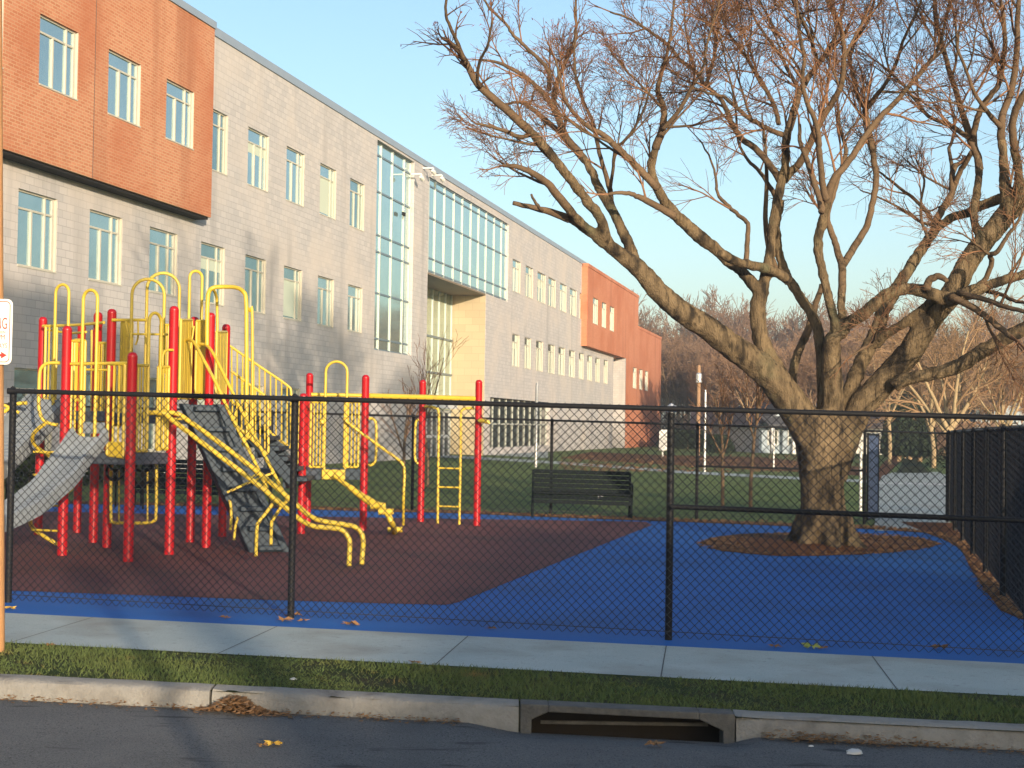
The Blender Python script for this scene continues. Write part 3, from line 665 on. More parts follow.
mb = MB(); lbox(mb, fe0-.3, fe0-.002, FO+.002, 8, -2, zbt-.01); lbox(mb, SE2+.01, fe0-.31, 5, 5.3, -2, zbt-.01); mb.build('recess_wall', M['block'], SCH)
for w in fw+lw: window(*w[:5], simple=True)
mb = MB(); lbox(mb, fb0-.05, fb1+.05, FO-.05, FO+.4, zt, zt+.25); lbox(mb, fb1+.06, fe1+.05, FO-.05, FO+.4, zlow, zlow+.25); mb.build('coping', M['coping'] if False else M['brickfar'], SCH)
# curtain walls
def curtain(o, us, vs_ref, y, dep, name='curtain_wall', vm=.07):
    a, b, c, e_ = o[:4]; mb = MB()
    mb.add([W_(a,y+dep,c), W_(b,y+dep,c), W_(b,y+dep,e_), W_(a,y+dep,e_)], [(0,1,2,3)]); cw = mb.build(name, M['glassc'], SCH)
    mb = MB()
    for u in us: x = s_(u, 300); x = min(max(x, a+.04), b-.04); lbox(mb, x-vm/2, x+vm/2, y+dep-.05, y+dep-.003, c, e_)
    mb.build('mullion', M['mull'], cw)
    mb = MB()
    for z in vs_ref: lbox(mb, a, b, y+dep-.04, y+dep-.006, z-.04, z+.04)
    mb.build('transom', M['mulld'], cw); return cw
curtain(cw1, [377, 382.8, 394.2, 406, 413.5], [zz(377, v) for v in (139.5,152,189,233,250,292,338,349)], 0, .2)
curtain(cw2, [429, 435.6, 445, 454.5, 463, 471.6, 479.4, 487, 495, 502.3, 508], [zz(429, v) for v in (177,184,216,257,270)], 0, .12)
mb = MB(); lbox(mb, ent[1]-.04, ent[1]-.005, .02, DEP-.02, -.5, ent[3]-.11); mb.build('recess_wall', M['tan'], SCH)
mb = MB()
for u_ in (94.5,): x_ = s_(u_, 90, BO); lbox(mb, x_-.012, x_+.012, BO-.004, BO+.01, zb0, zb1)
mb.build('movement_joint', M['cage'], SCH)
mb = MB(); lbox(mb, ent[0]+.02, ent[1]-.02, .02, DEP-.02, ent[3]-.10, ent[3]-.03); mb.build('soffit', M['soffit'], SCH)
mb = MB(); a, b = ent[0], ent[1]; mb.add([W_(a,DEP,-.5), W_(b,DEP,-.5), W_(b,DEP,ent[3]), W_(a,DEP,ent[3])], [(0,1,2,3)]); cw = mb.build('entrance_glazing', M['glassc'], SCH)
mb = MB(); n = 9
for i in range(n+1): x = a+.05+(b-a-.1)*i/n; lbox(mb, x-.04, x+.04, DEP-.05, DEP-.004, -.4, ent[3]-.12)
mb.build('mullion', M['mull'], cw)
mb = MB()
for z in (2.35, 4.4, 6.3): lbox(mb, a, b, DEP-.1, DEP-.006, z-.05, z+.05)
mb.build('transom', M['mulld'], cw)
mb = MB(); x0, x1 = s_(432, 430), s_(468, 430); lbox(mb, x0, x1, .6, DEP-.2, 2.5, 2.9); mb.build('canopy', M['white'], SCH)
for k in range(3):
    xa = x0+(x1-x0)*k/3+.1; xb = x0+(x1-x0)*(k+1)/3-.1; mb = MB(); yy = DEP*.5
    for xx in (xa, (xa+xb)/2-.05, xb-.12): lbox(mb, xx, xx+.12, yy, yy+.1, -.1, 2.45)
    for z in (-.1, 1.0, 2.3): lbox(mb, xa, xb, yy+.01, yy+.09, z, z+.14)
    dr = mb.build('door', M['white'], SCH); mb = MB(); mb.add([W_(xa,yy+.06,0), W_(xb,yy+.06,0), W_(xb,yy+.06,2.4), W_(xa,yy+.06,2.4)], [(0,1,2,3)]); mb.build('pane', M['glassd'], dr)
mb = MB(); a, b, c, e_ = stf; mb.add([W_(a,.3,c), W_(b,.3,c), W_(b,.3,e_), W_(a,.3,e_)], [(0,1,2,3)]); cw = mb.build('storefront', M['glassd'], SCH)
mb = MB(); n = 10
for i in range(n+1): x = a+.05+(b-a-.1)*i/n; lbox(mb, x-.05, x+.05, .24, .295, c, e_)
lbox(mb, a, b, .15, .29, c+1.3, c+1.4); mb.build('mullion', M['mull'], cw)
# security cameras on the pier
def cam(u, v, yo=-.35):
    x, z = fac(u, v); mb = MB(); lbox(mb, x-.04, x+.04, -.5, 0, z+.1, z+.16); mb.tube([W_(x, -.5, z+.12), W_(x, -.5, z-.02)], .03, 8); mb.tube([W_(x-.16, -.5, z-.02), W_(x+.02, -.5, z-.04), W_(x+.2, -.5, z-.1)], [.05, .11, .1], 10)
    mb.build('security_camera', M['white'], SCH, smooth='auto')
cam(423, 171); cam(432, 178); cam(411, 177)
mb = MB(); x, z = fac(404, 214); lbox(mb, x-.2, x+.2, -.02, .05, z-.08, z+.08); mb.build('vent', M['dark'], SCH)

# ------------------------------------------------------------------ the play structures
def post(root, u, v, h, r=.058):
    b = G(u, v); mb = MB(); z = b.z
    pr_ = [(r, -.1), (r, .0), (r, h-.055), (r*1.02, h-.05), (r*.96, h-.035), (r*.78, h-.015), (r*.45, h-.003), (.004, h)]
    mb.tube([(b.x, b.y, z+q[1]) for q in pr_], [q[0] for q in pr_], 20); mb.build('post', M['red'], root, smooth='auto')
    mb = MB(); zc = z+1.25
    mb.tube([(b.x, b.y, zc-.02), (b.x, b.y, zc+.02)], r+.005, 16); mb.build('collar', M['red'], root, smooth='auto'); return b
PS = thing('play_structure', 'large red and yellow climbing structure with two grey slides and several decks', 'play structure', (-4.8, 19, gz(-4.8)))
Pp = {}
for k, u, v, h in [(1,38,535,3.0),(2,62,556,2.72),(3,106.7,548,3.02),(4,128,562,2.41),(5,169,555,3.03),(6,206,548,3.04),(7,222,537,3.01),(8,190,542.5,3.03),(9,93,543,3.02),(10,77,533,2.95)]:
    Pp[k] = post(PS, u, v, h)
def ytube(root, pts, r=.021, name='handrail', m=None, k=5, n=10, straight=False):
    ps = [tuple(P(*p)) if True else p for p in pts]; ps = ps if straight else smoothline(ps, k)
    mb = MB(); mb.tube(ps, r, n); return mb.build(name, m or M['yellow'], root, smooth='auto')
def bars(root, x0, x1, Y0, y0a, y0b, n, Y1=None, y1a=None, y1b=None, r=.013, rr=.019, name='barrier_panel', solid=False, rect=False):
    """panel of upright bars, corners given by sight lines at depths Y0 (left) and Y1 (right)"""
    Y1 = Y1 or Y0; y1a = y1a if y1a is not None else y0a; y1b = y1b if y1b is not None else y0b
    A, B, C, D_ = P(x0, y0a, Y0), P(x0, y0b, Y0), P(x1, y1a, Y1), P(x1, y1b, Y1)
    A.xy = ((A.x+B.x)/2, Y0); B.xy = A.xy; C.xy = ((C.x+D_.x)/2, Y1); D_.xy = C.xy
    mb = MB(); mb.tube([A, C], rr, 8); mb.tube([B, D_], rr, 8); mb.tube([A, B], rr, 8); mb.tube([C, D_], rr, 8)
    for i in range(1, n): t_ = i/n; mb.tube([A.lerp(C, t_), B.lerp(D_, t_)], r, 6)
    if solid:
        nv = (C-A).cross(B-A).normalized()*.008; m_ = 2*n
        for i in range(m_):
            a1, a2 = A.lerp(C, (i+.06)/m_), A.lerp(C, (i+.94)/m_); b1, b2 = B.lerp(D_, (i+.06)/m_), B.lerp(D_, (i+.94)/m_)
            mb.add([a1+nv, a2+nv, b2+nv, b1+nv, a1-nv, a2-nv, b2-nv, b1-nv], [(0,1,2,3),(7,6,5,4),(0,3,7,4),(1,5,6,2),(0,4,5,1),(3,2,6,7)])
    return mb.build(name, M['yellow'], root, smooth='auto')
def hoop(root, x0, x1, Y0, ytop, ybot, Y1=None, r=.02, name='hoop', ybot1=None):
    Y1 = Y1 or Y0; A = P(x0, ybot, Y0); B = P(x1, ybot1 or ybot, Y1); top = (P(x0, ytop, Y0).z+P(x1, ytop, Y1).z)/2
    A = Vector((P(x0, (ytop+ybot)/2, Y0).x, Y0, A.z)); B = Vector((P(x1, (ytop+ybot)/2, Y1).x, Y1, B.z))
    w = (B-A).xy.length/2; c = (A+B)/2; dxy = (B-A); dxy.z = 0; dxy.normalize(); zc = top-w
    pts = [A, Vector((A.x, A.y, zc))]+[Vector((c.x, c.y, zc))+dxy*(-w*math.cos(a))+Vector((0, 0, w*math.sin(a))) for a in [math.pi*i/12 for i in range(1, 12)]]+[Vector((B.x, B.y, zc)), B]
    mb = MB(); mb.tube(pts, r, 10); return mb.build(name, M['yellow'], root, smooth='auto')
def deck(root, pts, z, th=.07, m=None):
    mb = MB(); mb.prism([(p[0], p[1]) for p in pts], z-th, z); mb.prism([(p[0]+(Vector(pts[0][:2]).x-p[0])*0, p[1]) for p in pts], z-th-.06, z-th)
    return mb.build('deck', m or M['deck'], root, bevel=.008)
def inset(ps, k=.93):
    c = sum((Vector(p.xy) for p in ps), Vector((0, 0)))/len(ps); return [c+(Vector(p.xy)-c)*k for p in ps]
ZA = 1.30; ZB_ = 1.78
deck(PS, inset([Pp[2], Pp[4], Pp[5], Pp[3]], .97), ZA)
deck(PS, inset([Pp[1], Pp[3], Pp[9], Pp[10]], .97), ZB_+.02)
deck(PS, inset([Pp[3], Pp[5], Pp[6], Pp[7], Pp[8], Pp[9]], .96), ZB_)
# --- lower slide (front left)
def slide(root, ctr, w, side_h, name='slide'):
    """ctr: list of Vector along bed; w width; builds a U trough with rolled edges and ribbed sides"""
    pts = [Vector(p) for p in smoothline([tuple(p) for p in ctr], 6)]
    prof = [(-w/2-.035, side_h*.55), (-w/2-.03, side_h), (-w/2-.012, side_h+.015), (-w/2+.005, side_h), (-w/2+.02, .05), (-w/2+.06, .01), (0, 0), (w/2-.06, .01), (w/2-.02, .05), (w/2-.005, side_h), (w/2+.012, side_h+.015), (w/2+.03, side_h), (w/2+.035, side_h*.55), (w/2+.02, -.05), (0, -.07), (-w/2-.02, -.05)]
    mb = MB(); n = len(prof)
    for i, p in enumerate(pts):
        t_ = (pts[min(i+1, len(pts)-1)]-pts[max(i-1, 0)]).normalized(); side = t_.cross(Vector((0, 0, 1))).normalized(); up = side.cross(t_).normalized()
        mb.v += [tuple(p+side*a+up*b) for a, b in prof]
    for i in range(len(pts)-1):
        for j in range(n): mb.f.append((i*n+j, i*n+(j+1)%n, (i+1)*n+(j+1)%n, (i+1)*n+j)); mb.m.append(0)
    mb.f += [tuple(range(n)), tuple((len(pts)-1)*n+j for j in range(n-1, -1, -1))]; mb.m += [0, 0]
    for i in range(2, len(pts)-1, 1):   # raised cross ribs along both side walls
        p = pts[i]; t_ = (pts[min(i+1, len(pts)-1)]-pts[i-1]).normalized(); side = t_.cross(Vector((0, 0, 1))).normalized(); up = side.cross(t_).normalized()
        for sg in (-1, 1): mb.tube([p+side*sg*(w/2+.02)-up*.03, p+side*sg*(w/2+.034)+up*side_h*.5, p+side*sg*(w/2+.03)+up*side_h], .01, 6)
        mb.tube([p-side*(w/2-.05)+up*.006, p+side*(w/2-.05)+up*.006], .007, 4)
    return mb.build(name, M['slide'], root, smooth='auto')
s0 = (Pp[2]+Pp[4])/2; s0.z = 0
dirs = (Pp[4]-Pp[2]); dirs.z = 0; dirs.normalize(); outw = Vector((dirs.y, -dirs.x, 0))
def sp(u, v, Y): return P(u, v, Y)
slide(PS, [sp(91, 437, 17.35), sp(87, 442, 17.25), sp(80, 452, 17.1), sp(69, 466, 16.9), sp(56, 484, 16.65), sp(38, 500, 16.4), sp(18, 514, 16.1), sp(-5, 525, 15.85), sp(-28, 532, 15.6), sp(-40, 534, 15.5)], .38, .11)
slide(PS, [sp(57, 400, 19.7), sp(52, 405, 19.6), sp(42, 415, 19.3), sp(26, 431, 18.9), sp(6, 451, 18.4), sp(-16, 472, 17.9), sp(-40, 490, 17.4), sp(-60, 500, 17)], .56, .15)
mb = MB(); c0 = P(94, 428, 17.55); mb.box(c0+Vector((0,0,0)), (.32, .03, .13), math.atan2(dirs.y, dirs.x)); 
for sg in (-.12, .12): mb.tube([c0+dirs*sg+outw*.015, c0+dirs*sg+outw*.03], .012, 8)
mb.build('slide_header', M['slide'], PS, bevel=.01)
mb = MB(); mb.box(P(115.5, 449, 17.4), (.2, .05, .17), math.atan2(dirs.y, dirs.x)); mb.build('bracket', M['yellow'], PS, bevel=.012)
# --- panels, hoops and rails by location
bars(PS, 71, 84, 17.75, 341, 450, 3, 17.65, 341, 452)
bars(PS, 108, 124, 17.45, 364, 455, 3, 17.3, 364, 457)
ytube(PS, [(68,364,17.75),(100,363.5,17.5),(128,363,17.28)], .02, 'top_rail')
ytube(PS, [(84,369.5,17.7),(110,370,17.45)], .014, 'top_rail')
hoop(PS, 81.7, 96, 17.6, 290, 450, 17.5)
hoop(PS, 54.5, 67.8, 19.6, 284.5, 405, 19.5)
bars(PS, 45, 56, 20.3, 326, 400, 3, 20.2)
bars(PS, 96, 106, 19.4, 343, 425, 4, 19.3)
bars(PS, 74, 83, 19.5, 340, 400, 3, 19.4)
ytube(PS, [(43,326,20.4),(75,325,19.9),(104,322.5,19.2)], .02, 'top_rail')
ytube(PS, [(48,330,20.4),(70,333,20),(86,332,19.6)], .016, 'top_rail')
ytube(PS, [(92,330,19.7),(92,440,19.7)], .02, 'handrail', straight=True)
ytube(PS, [(60,363,17.8),(50,363,17.8),(43.5,365.5,17.8),(40,372,17.8),(39,390,17.8),(39,408,17.8),(42,418,17.8),(48,423,17.8),(58,425,17.8)], .021)
ytube(PS, [(4,412,18.9),(12,406,18.9),(19,403.5,18.9),(27,403,18.9)], .024)
ytube(PS, [(4,405,18.9),(12,409,18.9),(19,413,18.9)], .02)
# corkscrew climber left of the second post
cx0 = P(53, 490, 17.9); pts = []; z_0, z_1 = gz(cx0.x)+.02, P(53, 424, 17.9).z
for i in range(61):
    a = 2*math.pi*1.55*i/60+math.pi*.35; rr = .25; pts.append((cx0.x+rr*math.cos(a), cx0.y+rr*math.sin(a), z_0+(z_1-z_0)*i/60))
mb = MB(); mb.tube(pts, .024, 10); o = mb.build('corkscrew_climber', M['yellow'], PS, smooth='auto')
mb = MB()
for v in (452, 475, 505, 530): z = P(50, v, 17.9).z; mb.tube([(cx0.x-.24, cx0.y, z), (Pp[2].x, Pp[2].y, z)], .014, 8)
mb.build('rung', M['yellow'], o, smooth='auto')
# side facing right-front: entry between posts 4 and 5
bars(PS, 137.5, 147.5, 17.5, 365.5, 451, 3, 17.7)
bars(PS, 157.5, 168, 17.95, 367, 449, 4, 18.15)
hoop(PS, 147.8, 160, 17.75, 313, 451, 17.95)
ytube(PS, [(135,365,17.4),(147,365.5,17.7)], .018, 'top_rail')
ytube(PS, [(173,350,18.2),(166,350.5,18.1),(163,355,18.05),(162.5,366,18.05)], .016)
bars(PS, 160, 168, 19.4, 325, 372, 3, 19.5)
# post 3 to post 5 back side of the low deck, tall twin hoops
ytube(PS, [(112,320,18.9),(147,320,18.9)], .02, 'top_rail', straight=True)
ytube(PS, [(130,334,18.7),(168,334.5,18.7)], .014, 'top_rail', straight=True)
bars(PS, 121, 131.5, 19.9, 322, 395, 4, 19.8, solid=True)
bars(PS, 112, 121, 19.3, 363, 425, 3, 19.2)
ytube(PS, [(125.5,321,18.9),(130,345,18.9),(131,364,18.9)], .014)
ytube(PS, [(138,321,18.8),(138,337,18.8),(135.5,345,18.8)], .012)
hoop(PS, 131, 163.5, 18.7, 279, 395, 18.8)
hoop(PS, 146, 178.5, 19.2, 273, 400, 19.3)
hoop(PS, 188.5, 201, 19.8, 271, 400, 19.9)
bars(PS, 180, 191, 18.6, 320, 398, 3, 19.3, solid=True)
bars(PS, 196, 209, 19.6, 321, 398, 3, 19.5, solid=True)
bars(PS, 216, 226, 19.7, 332, 398, 3, 20.4, solid=True)
ytube(PS, [(194,326,19.2),(191,345,19.2),(188,353,19.2)], .012)
# big overhead arch to the right of post 6 (two rails)
ytube(PS, [(207,345,19.2),(207.5,305,19.2),(209,292,19.2),(214,287.5,19.2),(225,286.8,19.3),(236,287.5,19.5),(243,291.5,19.6),(246,300,19.6),(246.5,340,19.6),(246.5,440,19.6)], .028, 'arch_rail')
ytube(PS, [(217.5,345,20.3),(217,305,20.3),(216,295,20.2),(213,289,20)], .02, 'arch_rail')
ytube(PS, [(246,306,20.3),(250,311,20.4),(252.3,318,20.4),(252.3,440,20.4)], .02, 'arch_rail')
# slate climber and its rails
cl = []
A, B = P(201, 404, 18.7), G(268, 552)
mb = MB(); dd = B-A; n = 7; sd_ = Vector((.92, .38, 0)).normalized(); wd = .21
up = sd_.cross(dd.normalized()); up = up if up.z > 0 else -up
def quadbox(mb, c, ax, ay, az): mb.add([c+ax*a+ay*b+az*e2 for a in (-1,1) for b in (-1,1) for e2 in (-1,1)], [(0,1,3,2),(4,6,7,5),(0,4,5,1),(2,3,7,6),(0,2,6,4),(1,5,7,3)])
dn = dd.normalized()
for sg in (-1, 1): quadbox(mb, (A+B)/2+sd_*sg*wd, dd/2, sd_*.05, up*.15)
quadbox(mb, (A+B)/2-up*.08, dd/2*.99, sd_*(wd-.04), up*.02)
for i in range(n+1):
    c = A.lerp(B, (i+.25)/(n+.5)); quadbox(mb, c, Vector((.10, -.16, 0)), sd_*(wd-.05), Vector((0, 0, .03)))
    quadbox(mb, c+Vector((0,0,-.08))+Vector((-.05,.08,0)), Vector((.02,-.03,0)), sd_*(wd-.05), Vector((0, 0, .07)))
mb.build('step_climber', M['climber'], PS, bevel=.012)
ytube(PS, [(187,340,18.9),(193.7,342,18.7),(203.7,360,18.4),(216.4,383.8,18.2),(225.5,403.8,18.1),(240,433,17.9),(253,458,17.8),(270.8,498,17.6),(272.7,503,17.6),(266,513,17.55),(259,522,17.5),(257,528,17.5),(256,556,17.35)], .021, 'climber_rail')
ytube(PS, [(200,344,19.3),(207,345.5,19.2),(214.6,356,19),(225.5,378,18.8),(234.6,396.5,18.7),(249,425.6,18.5),(268,462,18.3),(286,498,18.1),(285,503,18.1),(280.5,508,18.1),(272.7,520,18),(271.5,524,18),(271,545,17.9)], .021, 'climber_rail')
ytube(PS, [(227,492.5,17.9),(250,482,18),(272.7,473,18.1)], .016, 'climber_brace', straight=True)
ytube(PS, [(229.5,500,18.6),(231,508,18.6),(231,523,18.6),(230,530,18.6)], .018, 'climber_brace')
ytube(PS, [(238,517,18.2),(235.5,526,18.2),(234,540,18.2)], .016, 'climber_brace')
ytube(PS, [(237,408,19.4),(233,425,19.3),(235,437,19.3),(243,446,19.2)], .016, 'climber_brace')
ytube(PS, [(251,420,19.2),(249,432,19.2),(243,443,19.2),(238,448,19.2),(239,458,19.2)], .016, 'climber_brace')
# twin sliding rails
ytube(PS, [(143,413,17.8),(158,412.7,17.8),(166,414,17.8),(171,419,17.8),(208.6,447.6,17.6),(250,478.6,17.5),(286,508,17.4),(298,518,17.35),(311.8,525.7,17.3),(325,527.5,17.3),(337,528.6,17.3),(345,532,17.3),(349.5,541,17.3),(349.5,552,17.3),(349,566,17.25)], .03, 'sliding_rail')
ytube(PS, [(160,413,18.1),(172,412.7,18.1),(180,415,18.1),(186,419,18.1),(219.7,443,17.9),(259,473,17.75),(284.5,494.5,17.6),(298,506,17.6),(308,514.5,17.55),(320,520.5,17.5),(345,524.7,17.5),(355,527,17.5),(361,532,17.5),(363.3,542,17.5),(362.6,552,17.5),(361.6,564.5,17.45)], .03, 'sliding_rail')
for (a_, b_) in (((171,419,17.8),(186,419,18.1)), ((250,478.6,17.5),(259,473,17.75))): ytube(PS, [a_, b_], .016, 'rail_link', straight=True)
# stairs and their balustrades
def balus(Y, pt, n, r=.012):
    A, B, C, D_ = [P(*q, Y) for q in pt]    # top-left, top-right, bottom-left, bottom-right
    mb = MB(); mb.tube(smoothline([tuple(A), tuple(A.lerp(B, .5)), tuple(A.lerp(B, .93)), tuple(B.lerp(D_, .08)), tuple(B.lerp(D_, .5)), tuple(B.lerp(D_, .95)), tuple(D_.lerp(C, .12)), tuple(D_.lerp(C, .5)), tuple(C)], 4), .02, 8)
    for i in range(n): t_ = (i+.3)/n; mb.tube([A.lerp(B, t_), C.lerp(D_, min(1, t_))], r, 6)
    mb.build('balustrade', M['yellow'], PS, smooth='auto')
balus(22.6, [(230,346),(291,388),(230,400),(291,449)], 11)
balus(21.4, [(231,371),(268,398),(231,420),(268,455)], 8)
mb = MB(); A, B = P(236, 408, 22), P(300, 478, 22)
for i in range(8):
    c = A.lerp(B, i/7); quadbox(mb, c, Vector((.17, 0, 0)), Vector((0, .5, 0)), Vector((0, 0, .03))); quadbox(mb, c+Vector((-.16, 0, -.07)), Vector((.02, 0, 0)), Vector((0, .48, 0)), Vector((0, 0, .07)))
for sg in (-1, 1): quadbox(mb, (A+B)/2+Vector((0, sg*.53, -.05)), (B-A)/2, Vector((0, .025, 0)), Vector((.0, 0, .13)))
mb.build('stairs', M['climber'], PS, bevel=.006)
# under-deck frame and steering wheels
ytube(PS, [(111,445,18.6),(111,515,18.6),(113,522,18.6),(120,523,18.6),(145,523,18.6),(153,521,18.6),(156,514,18.6),(156.5,462,18.6)], .02, 'under_deck_frame')
for u in (119, 147.5): ytube(PS, [(u,470,18.6),(u,523,18.6)], .012, 'under_deck_frame', straight=True)
for (u, v, rr) in ((143,473,.135),(115.5,471,.11)):
    c = P(u, v, 18.55); mb = MB(); rg_ = [c+Vector((rr*math.cos(a), .03*math.sin(a), rr*math.sin(a))) for a in [2*math.pi*i/24 for i in range(25)]]
    mb.tube(rg_, .016, 8, False)
    for a in (0, 2.09, 4.19): mb.tube([c, c+Vector((rr*math.cos(a+.5), 0, rr*math.sin(a+.5)))], .013, 6)
    mb.tube([c+Vector((0,-.02,0)), c+Vector((0,.05,0))], .03, 10); mb.tube([c+Vector((0,.03,0)), c+Vector((0,.03,-.45))], .014, 6)
    mb.build('steering_wheel', M['black'], PS, smooth='auto')

# second, smaller structure
PT = thing('play_structure', 'smaller red and yellow play tower with overhead beam and ladder at its right', 'play structure', (-2, 23.5, gz(-2)))
Q = {}
for k, u, v, h in [(1,301,534,2.08),(2,307,524,2.45),(3,363,531,2.41),(4,420.5,522,2.43),(5,476.7,526,2.44)]: Q[k] = post(PT, u, v, h)
c4 = Q[3]+(Q[2]-Q[1]); zT = P(333, 470, 22.6).z
deck(PT, inset([Q[1], Q[3], Q[1]+Vector((-.13,1.83,0)), Q[1]+Vector((-.98,.85,0))], .96), zT, .06)
mb = MB(); c = P(333, 474.5, 22.45)
for u in (314.5, 351.5): mb = MB(); mb.box(P(u, 474.5, 22.5), (.25, .06, .16)); mb.tube([P(u, 474.5, 22.47), P(u, 474.5, 22.44)], .02, 8); mb.build('deck_edge', M['climber'], PT, bevel=.012)
mb = MB(); mb.box(P(333.5, 474.5, 22.44), (.35, .05, .15)); mb.build('bracket', M['yellow'], PT, bevel=.012)
bars(PT, 310.5, 323.5, 22.5, 402, 467, 4, 22.5); bars(PT, 344.5, 358.5, 22.5, 402, 467, 4, 22.5)
bars(PT, 297, 298.5, 22.4, 400, 470, 1, 23)
hoop(PT, 325, 346.5, 22.5, 361.5, 470, 22.5, r=.021)
mb = MB(); mb.tube([P(311, 394.5, 22.9), P(363, 395.5, 23.2)], .03, 10); mb.build('top_rail', M['yellow'], PT, smooth='auto')
mb = MB(); mb.tube([P(368, 395.7, 23.4), P(474, 398.6, 25.0)], .042, 12); mb.build('overhead_beam', M['yellow'], PT, smooth='auto')
# knobs on the panels
for u, v in ((322, 422), (346, 420)): mb = MB(); mb.tube([P(u, v-3, 22.42), P(u, v-1.5, 22.42), P(u, v+1.5, 22.42), P(u, v+3, 22.42)], [.01, .045, .045, .01], 12); mb.build('knob', M['yellow'], PT, smooth='auto')
ytube(PT, [(346,421,22.4),(360,432,22.4),(392,455,22.6),(400,461,22.6),(403.5,466,22.6),(404.5,474,22.6),(403.5,500,22.6),(403.3,524.5,22.9)], .022)
ytube(PT, [(369,418.5,23),(373.5,419,23),(376,424,23),(376.3,440,23),(375.8,458,23),(373,464,23),(368,465.5,23)], .022, 'grab_bar')
ytube(PT, [(419,419.5,25.2),(415.8,423,25.2),(415,440,25.2),(415,458,25.2),(418,464,25.2)], .022, 'grab_bar')
mb = MB(); mb.tube([P(479, 420.7, 24.9), P(484, 420.8, 24.8), P(488, 422, 24.7), P(489.5, 424, 24.7)], [.035, .04, .035, .02], 10); mb.build('hand_hold', M['yellow'], PT, smooth='auto')
# sloping log step climber
pp_ = [P(335, 476, 22.3), P(352, 489, 22.2), P(366, 499, 22.1), P(378, 506, 22.0), P(386, 512, 21.9), P(392, 523, 21.9)]; lb = G(395, 534)
mb = MB(); mb.tube(smoothline([tuple(a) for a in pp_[:4]], 4), [.035]*4+[.05]*4+[.06]*5, 12); mb.tube(smoothline([tuple(pp_[3]), tuple(pp_[4]), tuple(pp_[5]), tuple(lb)], 4), .045, 12)
for c in (pp_[3], pp_[4], lb+Vector((0,0,.06))): mb.tube([c+Vector((-.11, 0, 0)), c+Vector((.11, 0, .01))], .045, 10)
mb.build('step_pole', M['yellow'], PT, smooth='auto')
# ladder between posts 4 and 5
ld = []
for pts in ([(424,406.5,25.3),(430,406.8,25.3),(436,408,25.3),(438.8,413,25.3),(438.6,440,25.3),(437.6,523.5,25.3)], [(474,408.5,25.2),(468,408.2,25.2),(463,409.5,25.2),(461,414,25.2),(460.8,440,25.2),(459.3,525.5,25.2)]): ld.append(ytube(PT, pts, .023, 'ladder_rail'))
for v in (468.3, 487.3, 506.5): ytube(PT, [(438.2, v-.3, 25.3), (460, v+.3, 25.2)], .016, 'rung', straight=True)

# ------------------------------------------------------------------ benches
def make_bench(cx, cy, w, label):
    t = thing('park_bench', label, 'bench', (cx, cy, gz(cx)), 0, 'black slatted park benches')
    tilt = Matrix.Rotation(math.atan(S), 3, 'Y'); z0 = gz(cx)
    def B(mb, x, y, z, d, rx=0): mb.box(Vector((cx, cy, z0))+tilt@Vector((x, y, z)), d, M=tilt@Matrix.Rotation(rx, 3, 'X'))
    mb = MB()
    for i in range(5): B(mb, 0, -.22+i*.095, .43+.012*abs(i-2), (w-.06, .075, .025), .05*(i-2))
    B(mb, 0, -.285, .385, (w-.06, .022, .07), .2); B(mb, 0, -.275, .30, (w-.06, .022, .07), -.1)
    mb.build('seat', M['bench'], t)
    mb = MB()
    for i in range(5): B(mb, 0, .22+i*.028, .50+i*.085, (w-.06, .022, .07), -.28)
    mb.build('backrest', M['bench'], t)
    for sx in (-1, 1):
        x = sx*(w/2-.02)
        def T(y, z): return Vector((cx, cy, z0))+tilt@Vector((x, y, z))
        mb = MB(); mb.tube([T(-.26, 0), T(-.2, .2), T(-.22, .41), T(.2, .41), T(.26, .2), T(.3, 0)], .022, 8); mb.tube([T(.18, .40), T(.24, .6), T(.36, .86)], .02, 8)
        mb.build('leg', M['bench'], t, smooth='auto')
        if sx:
            mb = MB(); mb.tube(smoothline([tuple(T(y, z)) for y, z in ((.26,.62),(.05,.66),(-.2,.66),(-.3,.6),(-.31,.5),(-.25,.4))], 4), .02, 8); mb.build('armrest', M['bench'], t, smooth='auto')
    return t
b0, b1 = G(536, 515), G(629, 518); bm = (b0+b1)/2
make_bench(P(581.5, 500, 28.2).x, 28.2, 1.88, 'black slatted park bench standing clear in front of the lawn')
make_bench(P(188, 480, 27.6).x, 27.6, 1.88, 'black slatted park bench half hidden behind the red posts of the climbing structure')
mb = MB(); c = P(600.5, 499.5, 27.93); c.z = gz(c.x)+.40; mb.tube([c+Vector((-.05,0,.0)), c+Vector((.05,0,.005))], [.03, .022], 10)
meshthing(mb, 'paper_cup', M['paper'], 'tiny white paper cup lying on the clear bench', 'cup', smooth='auto')

